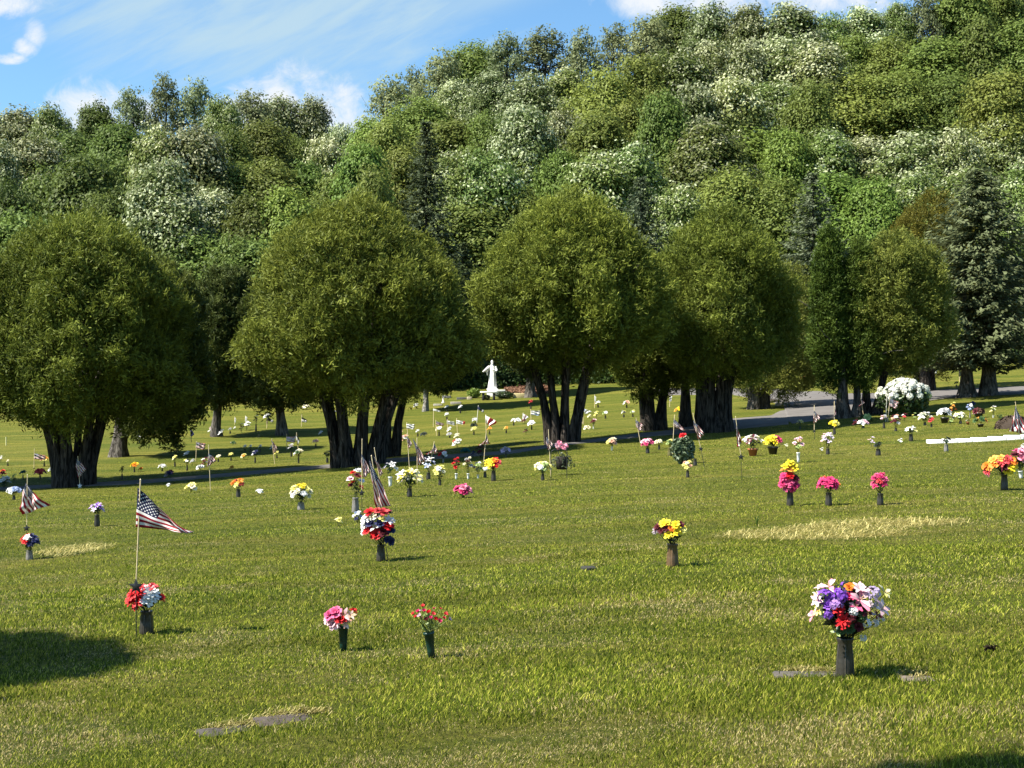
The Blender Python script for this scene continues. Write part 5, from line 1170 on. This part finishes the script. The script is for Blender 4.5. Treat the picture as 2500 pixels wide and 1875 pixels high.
flag((1553, 1021), (1564, 1082), ((1554, 1024), (1555, 1042), (1567, 1038), (1562, 1056)), 'striped flag draped at the forked trunk', rip=.05, n=(16, 12))
flag((1988, 990), (1988, 1074), ((1988, 1002), (1987, 1016), (1999, 1022), (1988, 1035)), 'small pale striped flag over a dark star near the yellow iris', star=(1988, 1053), starc=5, rip=.05, n=(16, 12))
flag((2037, 980), (2037, 1058), ((2037, 994), (2037, 1006), (2040, 1012), (2036, 1018)), 'furled thin flag rising from the golden yellow dome of flowers', rip=.02, n=(10, 8))
flag((2101, 968), (2109, 1018), ((2102, 974), (2104, 986), (2109, 984), (2099, 992)), 'crumpled little flag on a tilted stick between the columnar trunks', rip=.06, n=(12, 10))
flag((2173, 971), (2167, 1030), ((2173, 974), (2171, 992), (2194, 982), (2188, 999)), 'dark fluttering flag before the white flowering bush', rip=.05, n=(18, 12))
flag((2166, 960), (2162, 1030), None, 'bare pale stick with a yellow foot beside the dark fluttering flag', name='flag_stick', stick=PALEW)
flag((2479, 982), (2492, 1074), ((2480, 990), (2478, 1012), (2500, 1062), (2470, 1052)), 'large striped flag hanging at the end of the white stone border', rip=.07, n=(20, 14))
flag((84, 1096), (83, 1146), ((85, 1107), (85, 1121), (110, 1112), (110, 1123)), 'flag waving flat above a dark star near the first trunk', star=(83, 1144), starc=3, rip=.08, n=(16, 12))
flag((398, 1028), (394, 1055), ((398, 1030), (397, 1042), (414, 1035), (412, 1043)), 'brown topped flag on a pale tilted stick', cols='Bw', hard=True, rip=.06, n=(12, 9), stick=PALEW)
flag((466, 1045), (467, 1080), ((466, 1046), (466, 1064), (473, 1060), (468, 1066)), 'small black drooping flag in the sun past the first arborvitae', cols='n', rip=.04, n=(10, 8), stick=IRON)
flag((480, 1079), (478, 1126), ((480, 1080), (479, 1095), (501, 1083), (499, 1098)), 'pale square flag with a dark corner against the tree shadow', rip=.06, n=(14, 10))
flag((573, 1018), (573, 1038), ((574, 1019), (573, 1031), (576, 1023), (575, 1033)), 'slim white and black pennant at the crowded group', cols='w', rip=.03, n=(8, 6))
flag((599, 1015), (600, 1040), ((600, 1016), (599, 1028), (603, 1019), (602, 1030)), 'slim all white pennant at the crowded group', cols='w', rip=.03, n=(8, 6))
flag((653, 1015), (651, 1046), ((653, 1018), (652, 1026), (668, 1027), (666, 1032)), 'dark flag drooping from the double white ball', cols='xa', rip=.05, n=(10, 8))
flag((737, 1012), (736, 1042), ((737, 1018), (737, 1031), (750, 1026), (748, 1031)), 'dark topped white flag before the tree shadow band', cols='xwa', hard=True, rip=.05, n=(12, 9))
flag((664, 1072), (671, 1133), ((664, 1073), (667, 1090), (675, 1094), (669, 1108)), 'dark hanging flag with faint stripes', rip=.05, n=(14, 10))
flag((700, 1060), (699, 1102), ((700, 1067), (700, 1079), (721, 1067), (720, 1081)), 'pale pink washed out flag flying flat', cols='PwPwP', hard=True, rip=.08, n=(14, 10), star=(700, 1097), starc=3)
flag((724, 1057), (730, 1112), ((724, 1060), (724, 1074), (731, 1076), (727, 1088)), 'hanging white and black flag touching the pale pink one', cols='xwwx', hard=True, rip=.04, n=(12, 9))
flag((993, 1032), (996, 1064), ((993, 1035), (994, 1047), (1011, 1036), (1011, 1048)), 'white flag flying flat beside the fanned stems', cols='wawww', hard=False, rip=.06, n=(14, 10))
flag((1059, 997), (1058, 1042), ((1059, 998), (1058, 1003), (1076, 1004), (1075, 1006)), 'thin white streamer flag over a dark flower stub', cols='w', rip=.03, n=(10, 6))
flag((1064, 1026), (1066, 1064), ((1065, 1029), (1065, 1037), (1083, 1034), (1082, 1040)), 'crumpled striped flag above the white two-tier bunch', rip=.07, n=(14, 10))
flag((1092, 1024), (1093, 1058), ((1092, 1027), (1092, 1035), (1108, 1030), (1112, 1039)), 'white and grey striped flag with a drooping end', cols='wawaw', hard=True, rip=.06, n=(14, 10))
flag((1115, 1022), (1117, 1060), ((1115, 1026), (1115, 1036), (1135, 1029), (1134, 1036)), 'white flag with a dark top edge and red tip', cols='wwwR', rip=.05, n=(14, 10))
flag((1168, 990), (1164, 1032), ((1169, 992), (1169, 999), (1180, 1003), (1178, 1008)), 'dark wrapped flag on a tilted pale stick below the statue', cols='nxa', rip=.04, n=(10, 8), stick=PALEW)
flag((1186, 1012), (1187, 1056), ((1186, 1014), (1186, 1032), (1213, 1030), (1196, 1042)), 'red and white flag flapping open', cols='wwRRwR', rip=.10, n=(18, 12), nw=1.2)
flag((1296, 1000), (1297, 1038), ((1297, 1003), (1297, 1013), (1318, 1003), (1317, 1015)), 'white flag with a blue streak flying flat', cols='awwb', hard=True, rip=.05, n=(14, 10))
flag((1326, 998), (1330, 1032), ((1326, 999), (1327, 1009), (1339, 1003), (1335, 1009)), 'white flag at the edge of the fanned third arborvitae stems', cols='w', rip=.06, n=(12, 9))
flag((1277, 1008), (1279, 1032), ((1278, 1009), (1277, 1024), (1288, 1019), (1281, 1027)), 'pink and white flag bunched above the brownish bunch', cols='wPw', rip=.05, n=(12, 9))
flag((1420, 980), (1422, 1034), ((1420, 982), (1420, 992), (1423, 985), (1422, 992)), 'bare stick topped by a white scrap past the third arborvitae', cols='w', rip=.02, n=(8, 6))
flag((1424, 994), (1424, 1036), ((1424, 997), (1424, 1003), (1444, 1005), (1430, 1012)), 'crumpled white flag bent like a check mark', cols='bww', rip=.05, n=(14, 9))
flag((1452, 964), (1452, 996), ((1452, 966), (1452, 980), (1455, 970), (1454, 982)), 'white upright stake flag high on the lawn', cols='w', rip=.02, n=(8, 6))
flag((1636, 962), (1635, 994), ((1636, 965), (1635, 979), (1640, 968), (1638, 981)), 'white furled flag between the forked trunk and the straight double trunk', cols='w', rip=.03, n=(8, 6))
flag((2276, 894), (2275, 925), ((2276, 900), (2276, 906), (2286, 903), (2284, 914)), 'white flag on a yellow stick on the upper lawn', cols='w', rip=.05, n=(10, 8), group='distant flags')
flag((2341, 899), (2343, 933), ((2341, 900), (2341, 918), (2347, 912), (2343, 920)), 'black furled flag next to the big silvery spruce trunk', cols='x', rip=.03, n=(8, 6), group='distant flags')
for top, base, lab, c in [((15, 1067), (15, 1088), 'short yellow stake far from the first trunk', (.62, .6, .3)), ((2219, 889), (2219, 907), 'thin white stake on the upper lawn', (.7, .7, .66)), ((2107, 908), (2109, 928), 'white stake beside the forked black trunk', (.7, .7, .66)),
                          ((2216, 972), (2217, 1001), 'pinkish wooden stake before the white flowering bush', (.6, .5, .42))]:
    p = at(*base); s = m_per_px(p); mb = MB(); tube(mb, [(0, 0, -.05), ((top[0] - base[0]) * s, 0, (base[1] - top[1]) * s)], [.03, .03], c, 6); tag(mb.build('stake', M_SOLID, loc=p), lab, 'stake')

# ---- shepherd hooks with a hanging flower basket
def hook(px, py, ytop, dirx, label):
    p = at(px, py); s = m_per_px(p); h = (py - ytop) * s; mb = MB(); t = np.linspace(0, math.pi, 9)
    P = [(0, 0, -.05), (0, 0, h * .5), (0, 0, h - .09)] + [(dirx * (.09 - .09 * math.cos(a)), 0, h - .09 + .09 * math.sin(a)) for a in t[1:]]
    tube(mb, P, .008, IRON, 6); tag(mb.build('shepherd_hook', M_SOLID, loc=p, smooth=True), label, 'garden hook')
hook(1384, 1168, 1088, -1, 'tall black hook holding the basket at the third arborvitae')
hook(1345, 1170, 1098, 1, 'short black hook beside the hanging basket')
p = at(1372, 1160); s = m_per_px(p); root = empty('hanging_basket', (p.x, p.y, p.z + 14 * s)); tag(root, 'dark hanging basket with trailing stems topped by pink flowers', 'flower basket')
mb = MB(); lathe(mb, [(0, 0), (13 * s, 0), (16 * s, 30 * s), (15 * s, 31 * s), (0, 27 * s)], (.03, .024, .02), 14); mb.build('basket', M_MATT, root, smooth=True)
rng = np.random.default_rng(77); mb = MB(); n = 170; a = rng.uniform(0, 6.28, n); rr = rng.uniform(.1, 1, n) ** .6 * 34 * s
P = np.stack([rr * np.cos(a), rr * np.sin(a) * .7, 34 * s - (rr / (34 * s)) ** 2 * 30 * s + rng.uniform(-6, 18, n) * s * (1 - rr / (40 * s))], 1)
cards(mb, P, unit(rng.normal(size=(n, 3))), 8 * s, 3.2 * s, np.array([.06, .075, .04]) * rng.uniform(.5, 1.6, (n, 1)), rng); 
for k in range(14): tube(mb, np.linspace([0, 0, 28 * s], P[k], 4) + np.array([0, 0, 6 * s]) * np.sin(np.linspace(0, 3.14, 4))[:, None], .004, (.05, .06, .03), 4, cap=False)
mb.build('foliage', M_STEM, root)
mb = MB()
for k in range(9):
    q = rng.normal(size=3) * np.array([7, 4, 4]) * s + np.array([-4 * s, 0, 72 * s - 14 * s]); bloom(mb, q, (rng.normal() * .5, -.8, .6), 7.5 * s, PC['p'] if k % 3 else PC['P'], 'puff', rng)
mb.build('merged_blooms', M_PETAL, root)
mb = MB(); tube(mb, [(0, 0, 20 * s), (-4 * s, 0, 60 * s)], .006, (.04, .05, .02), 5); mb.build('stem', M_STEM, root)

# ---- leafy green bush with a red bloom on top, in a planter
def shrub(name, px, py, hpx, wpx, label, cat, cols, n=900, leaf=.09, seed=1, blooms=None, base=.0, dep=.8, stem=True):
    p = at(px, py); s = m_per_px(p); rng = np.random.default_rng(seed); root = empty(name, p); tag(root, label, cat)
    H, W = hpx * s, wpx * s; d = unit(rng.normal(size=(n, 3)) + np.array([0, 0, .3])); lump = 1 + .16 * np.sin(d[:, 0] * 7 + seed) * np.sin(d[:, 2] * 6 + d[:, 1] * 5)
    P = d * np.array([W / 2, W / 2 * dep, H * (.5 - base / 2)]) * (rng.uniform(.45, 1.0, (n, 1)) ** .5) * lump[:, None] + np.array([0, 0, H * (.5 + base / 2)])
    P[:, 2] = np.maximum(P[:, 2], .02)
    t = rng.uniform(0, 1, (n, 1)); c = np.array(cols[0]) * (1 - t) + np.array(cols[1]) * t
    mb = MB(); cards(mb, P, unit(d * .6 + rng.normal(size=(n, 3)) * .6 + np.array([0, 0, .3])), leaf * 1.5, leaf * .8, c, rng); mb.build('foliage', M_STEM, root)
    if stem:
        mb = MB()
        for k in range(9): a = rng.uniform(0, 6.28); tube(mb, np.linspace([0, 0, -.03], P[rng.integers(n)] * .85, 4), [.014, .012, .009, .004], (.06, .045, .03), 5)
        mb.build('stem', M_BARK_D, root)
    if blooms:
        nb, rb, c, lo = blooms; mb = MB(); k = 0
        while k < nb:
            q = unit(rng.normal(size=3) + np.array([-.15, -.25, .45]))
            if q[2] < lo: continue
            pos = q * np.array([W / 2, W / 2 * dep, H * .5]) * rng.uniform(.9, 1.06) + np.array([0, 0, H * .5]); bloom(mb, pos, q, rb * rng.uniform(.7, 1.25), c, 'hyd', rng); k += 1
        mb.build('blossom', M_PETAL, root)
    return root, p, s
shrub('leafy_bush', 1668, 1133, 66, 56, 'leafy silver green bush with one red bloom on top', 'bush', ((.03, .055, .02), (.16, .21, .12)), 900, .085, 3)
r_ = bpy.data.objects['leafy_bush']; p = at(1668, 1133); s = m_per_px(p); mb = MB(); rng = np.random.default_rng(6)
for k in range(4): bloom(mb, np.array([rng.normal() * 3 * s, rng.normal() * 3 * s, 69 * s]), (rng.normal() * .4, -.6, .8), 7 * s, PC['r'], 'rose', rng)
mb.build('merged_blooms', M_PETAL, r_)
shrub('flowering_bush', 2206, 1016, 84, 122, 'big bush smothered in white snowball blossom at the roadside', 'bush', ((.025, .05, .014), (.085, .13, .035)), 2600, .13, 5, (105, .17, np.array((.72, .73, .63)), .05), dep=.8)
shrub('garden_shrub', 1157, 972, 24, 34, 'bright yellow green shrub beside the bench', 'shrub', ((.10, .16, .02), (.22, .30, .05)), 500, .12, 7)
shrub('garden_shrub', 1232, 973, 17, 46, 'low dark clipped shrub in front of the statue base', 'shrub', ((.014, .03, .01), (.05, .08, .02)), 700, .10, 8)
shrub('garden_shrub', 1189, 976, 12, 16, 'small pale green shrub under the bench', 'shrub', ((.10, .14, .05), (.22, .26, .12)), 200, .08, 9)
shrub('garden_shrub', 2330, 895, 60, 200, 'dark green thicket closing the upper lawn behind the big silvery spruce', 'shrub', ((.02, .04, .012), (.06, .10, .02)), 2200, .26, 10, dep=.4)

# ================================================================ statue corner
ps = at(1203, 966); s = m_per_px(ps); WH = (.80, .79, .76)
root = empty('statue', ps); tag(root, 'white robed statue with one arm stretched out, on a stepped white plinth', 'statue')
mb = MB()
for (x0, x1, d, z0, z1) in ((-14, 30, .55, -.2, 9 * s), (-13, 31, .58, 9 * s + .002, 14 * s), (-15, 13, .36, 14 * s + .002, 17 * s), (-12, 10, .30, 17 * s + .002, 21 * s)):
    box(mb, x0 * s, x1 * s, -d, d, z0, z1, WH)
o = mb.build('plinth', M_WHITE, root)
md = o.modifiers.new('edge', 'BEVEL'); md.width = .02; md.segments = 2
zb = 21 * s; f = 1.83 / 1.8
def ell(mb, P, rx, ry, seg=20):
    th = np.arange(seg) / seg * 6.2832; n = len(P)
    fold = 1 + .07 * np.sin(th * 9)[None] * np.linspace(1, .15, n)[:, None]
    V = np.stack([P[:, None, 0] + np.array(rx)[:, None] * np.cos(th) * fold, P[:, None, 1] + np.array(ry)[:, None] * np.sin(th) * fold, np.repeat(P[:, 2:3], seg, 1)], -1)
    V = np.concatenate([V.reshape(-1, 3), P[:1], P[-1:]]); i, j = np.meshgrid(np.arange(n - 1), np.arange(seg), indexing='ij'); a = i * seg + j; b = i * seg + (j + 1) % seg
    mb.add(V, np.stack([a, b, b + seg, a + seg], -1).reshape(-1, 4), WH); k = np.arange(seg)
    mb.add(V, np.stack([(k + 1) % seg, k, np.full(seg, n * seg)], 1), WH); mb.add(V, np.stack([k + (n - 1) * seg, (k + 1) % seg + (n - 1) * seg, np.full(seg, n * seg + 1)], 1), WH)
mb = MB(); zz = np.array([0, .1, .45, .8, 1.02, 1.18, 1.34, 1.46, 1.53, 1.60, 1.68, 1.76, 1.81, 1.83])
ell(mb, np.stack([.02 * np.sin(zz * 2), -.02 * np.sin(zz * 3), zz], 1), [.31, .30, .255, .23, .20, .215, .235, .17, .075, .085, .10, .095, .065, .02], [.27, .26, .22, .20, .165, .17, .165, .12, .075, .095, .115, .11, .075, .02])
for arm in ([(-.20, 0, 1.38), (-.36, -.10, 1.24), (-.52, -.22, 1.10), (-.62, -.28, 1.04), (-.67, -.30, 1.02)], [(.20, 0, 1.38), (.30, -.06, 1.12), (.24, -.20, 1.06), (.06, -.27, 1.16), (-.02, -.28, 1.20)]):
    tube(mb, arm, [.10, .095, .075, .045, .03], WH, 10)
    h_ = np.array(arm[-1]); d_ = unit(np.array(arm[-1]) - np.array(arm[-2]))
    for k in range(5): tube(mb, [h_ - d_ * .03 + np.array([0, 0, (k - 2) * .014]), h_ + d_ * (.07 - .01 * abs(k - 2)) + np.array([0, 0, (k - 2) * .022])], [.012, .008], WH, 5)
tube(mb, [(-.33, -.10, 1.22), (-.36, -.12, 1.0), (-.33, -.11, .78)], [.085, .07, .03], WH, 8)          # hanging sleeve
tube(mb, [(.0, -.12, 1.66), (.0, -.14, 1.63)], [.014, .022], WH, 6)                                     # nose
tube(mb, [(.0, -.11, 1.58), (.0, -.12, 1.50)], [.055, .02], WH, 8)                                      # beard
mb.V = [v * f for v in mb.V]
o = mb.build('robed_body', M_WHITE, root, smooth=True, loc=(-1 * s, 0, zb)); md = o.modifiers.new('one_surface', 'REMESH'); md.mode = 'VOXEL'; md.voxel_size = .02; md.use_smooth_shade = True
o.data.materials.clear(); M_STATUE = M_WHITE.copy(); M_STATUE.name = 'white_marble'
nt_ = M_STATUE.node_tree; at_ = [n for n in nt_.nodes if n.type == 'ATTRIBUTE'][0]; tgt = at_.outputs['Color'].links[0].to_socket; nt_.nodes.remove(at_); tgt.default_value = WH; o.data.materials.append(M_STATUE)
mb = MB(); d = unit(np.random.default_rng(3).normal(size=(170, 3))); d[:, 1] = np.abs(d[:, 1]) - .15
P = d * np.array([.12, .13, .14]) + np.array([0, .0, 1.70]); P[:, 2] -= np.where(d[:, 2] < -.2, .12, 0); P *= f; P += np.array([-1 * s, 0, zb])
cards(mb, P, d, .10, .06, WH, np.random.default_rng(4)); mb.build('hair', M_WHITE, root)

pb = at(1193, 977); s = m_per_px(pb); root = empty('stone_bench', pb); tag(root, 'pale topped bench on two dark legs in front of the statue', 'bench')
mb = MB(); box(mb, -21 * s, 21 * s, -.22, .22, 17 * s, 21 * s, WH); o = mb.build('seat', M_WHITE, root); md = o.modifiers.new('edge', 'BEVEL'); md.width = .02
for x in (-13, 13):
    mb = MB(); box(mb, (x - 3) * s, (x + 3) * s, -.18, .18, -.1, 17 * s - .003, (.03, .03, .03)); o = mb.build('leg', M_MATT, root); md = o.modifiers.new('edge', 'BEVEL'); md.width = .015
for (px, py, w, h, lab, c) in [(1267, 971, 27, 11, 'larger yellow sandstone block at the mulch bed', (.50, .42, .22)), (1289, 970, 14, 6, 'lower yellow sandstone block touching the grey trunk', (.52, .45, .27)), (1113, 986, 26, 5, 'long pale memorial slab in the tree shade', (.30, .28, .24)), (1090, 971, 22, 5, 'grey memorial slab behind the little obelisk', (.16, .16, .15)),
                               (1127, 975, 24, 5, 'dark memorial slab beside the yellow green shrub', (.10, .10, .09)), (1069, 990, 22, 4, 'low pale slab edge behind the pale thin trunk', (.34, .32, .27)), (1146, 975, 12, 6, 'small tan stone beside the yellow green shrub', (.40, .34, .24))]:
    p = at(px, py); s = m_per_px(p); mb = MB(); box(mb, -w / 2 * s, w / 2 * s, -.2, .2, -.15, h * s, c); o = mb.build('stone_block' if 'block' in lab or 'tan' in lab else 'memorial_slab', M_MATT, loc=p); o.rotation_euler = (0, 0, R(4)); md = o.modifiers.new('edge', 'BEVEL'); md.width = .03; md.segments = 2
    tag(o, lab, 'stone', 'stones around the statue')
p = at(1082, 984); s = m_per_px(p); mb = MB(); lathe(mb, [(0, -.1), (4.5 * s, -.1), (4.2 * s, 2 * s), (2.6 * s, 2 * s), (1.5 * s, 13 * s), (0, 15 * s)], (.45, .43, .40), 4); o = mb.build('obelisk', M_MATT, loc=p); tag(o, 'little pale obelisk standing in the tree shade', 'monument')

# mulch bed behind the statue, mulch mound and white border by the picture edge
def bed(poly, label, c0, c1, n, seed, hmax=.12, name='mulch_bed'):
    rng = np.random.default_rng(seed); mb = MB(); xs, ys = zip(*poly); px = rng.uniform(min(xs), max(xs), n * 3); py = rng.uniform(min(ys), max(ys), n * 3)
    k = in_poly(px, py, poly); q = np.array([np.array(at(a, b)) for a, b in zip(px[k][:n], py[k][:n])]); m = len(q); q[:, 2] += rng.uniform(.0, hmax, m)
    cards(mb, q, unit(rng.normal(size=(m, 3)) * .6 + np.array([0, -.2, 1])), rng.uniform(.18, .34, m), .14, np.array(c0) + rng.uniform(0, 1, (m, 1)) * (np.array(c1) - np.array(c0)), rng)
    tag(mb.build(name, M_BLADE), label, kind='stuff')
bed([(1225, 958), (1236, 944), (1290, 938), (1345, 936), (1352, 962), (1290, 964), (1240, 962)], 'brown bark mulch bed behind the statue', (.10, .045, .025), (.30, .17, .11), 2200, 3)
def mound():
    p = at(2475, 1046); s = m_per_px(p); rng = np.random.default_rng(9); mb = MB(); n = 900; d = unit(rng.normal(size=(n, 3))); d[:, 2] = np.abs(d[:, 2])
    cards(mb, d * np.array([44 * s, 30 * s, 30 * s]), unit(d + rng.normal(size=(n, 3)) * .4), .16, .12, np.array([.05, .035, .025]) * rng.uniform(.5, 1.8, (n, 1)), rng)
    lathe(mb, [(42 * s, -.05), (40 * s, 8 * s), (30 * s, 20 * s), (14 * s, 27 * s), (0, 28 * s)], (.04, .028, .02), 20)
    tag(mb.build('mulch_mound', M_MATT, loc=p), 'dark mound of mulch behind the white stone border', 'mound')
mound()
def border():
    a = np.array(at(2264, 1083)); b = np.array(at(2545, 1068)); root = empty('stone_border', a); tag(root, 'long low white stone border near the striped hanging flag', 'border wall')
    L_ = np.linalg.norm(b[:2] - a[:2]); n = 7; rng = np.random.default_rng(2); ang = math.atan2(b[1] - a[1], b[0] - a[0]); h = 9 * m_per_px(a); x = 0
    for k in range(n):
        w = L_ / n * rng.uniform(.85, 1.15); t = (x + w / 2) / L_; q = a + (b - a) * t; mb = MB(); box(mb, -w / 2 + .004, w / 2 - .004, -.26, .26, -.15, h * rng.uniform(.93, 1.06), (.78, .77, .74))
        o = mb.build('stone', M_WHITE, root); o.location = (q[0] - a[0], q[1] - a[1], gz(q[0], q[1]) - a[2]); o.rotation_euler = (0, rng.normal(0, .01), ang); md = o.modifiers.new('edge', 'BEVEL'); md.width = .018; md.segments = 2; x += w
border()
p = at(1905, 990); s = m_per_px(p); mb = MB(); rng = np.random.default_rng(12); d = unit(rng.normal(size=(160, 3)))
lathe(mb, [(0, -.1), (9 * s, -.1), (10 * s, 4 * s), (7 * s, 9 * s), (0, 11 * s)], (.34, .32, .29), 9); o = mb.build('boulder', M_MATT, loc=p); o.scale = (1.3, .8, 1); tag(o, 'pale boulder at the tip of the road island', 'boulder')
p = at(1868, 984); s = m_per_px(p); mb = MB(); tube(mb, [(-26 * s, 0, 6 * s), (0, 0, 5 * s), (32 * s, -.3, 1 * s)], [.22, .2, .14], (.03, .025, .02), 8); o = mb.build('fallen_log', M_BARK_D, loc=p, smooth=True); tag(o, 'dark log lying along the road island', 'log')
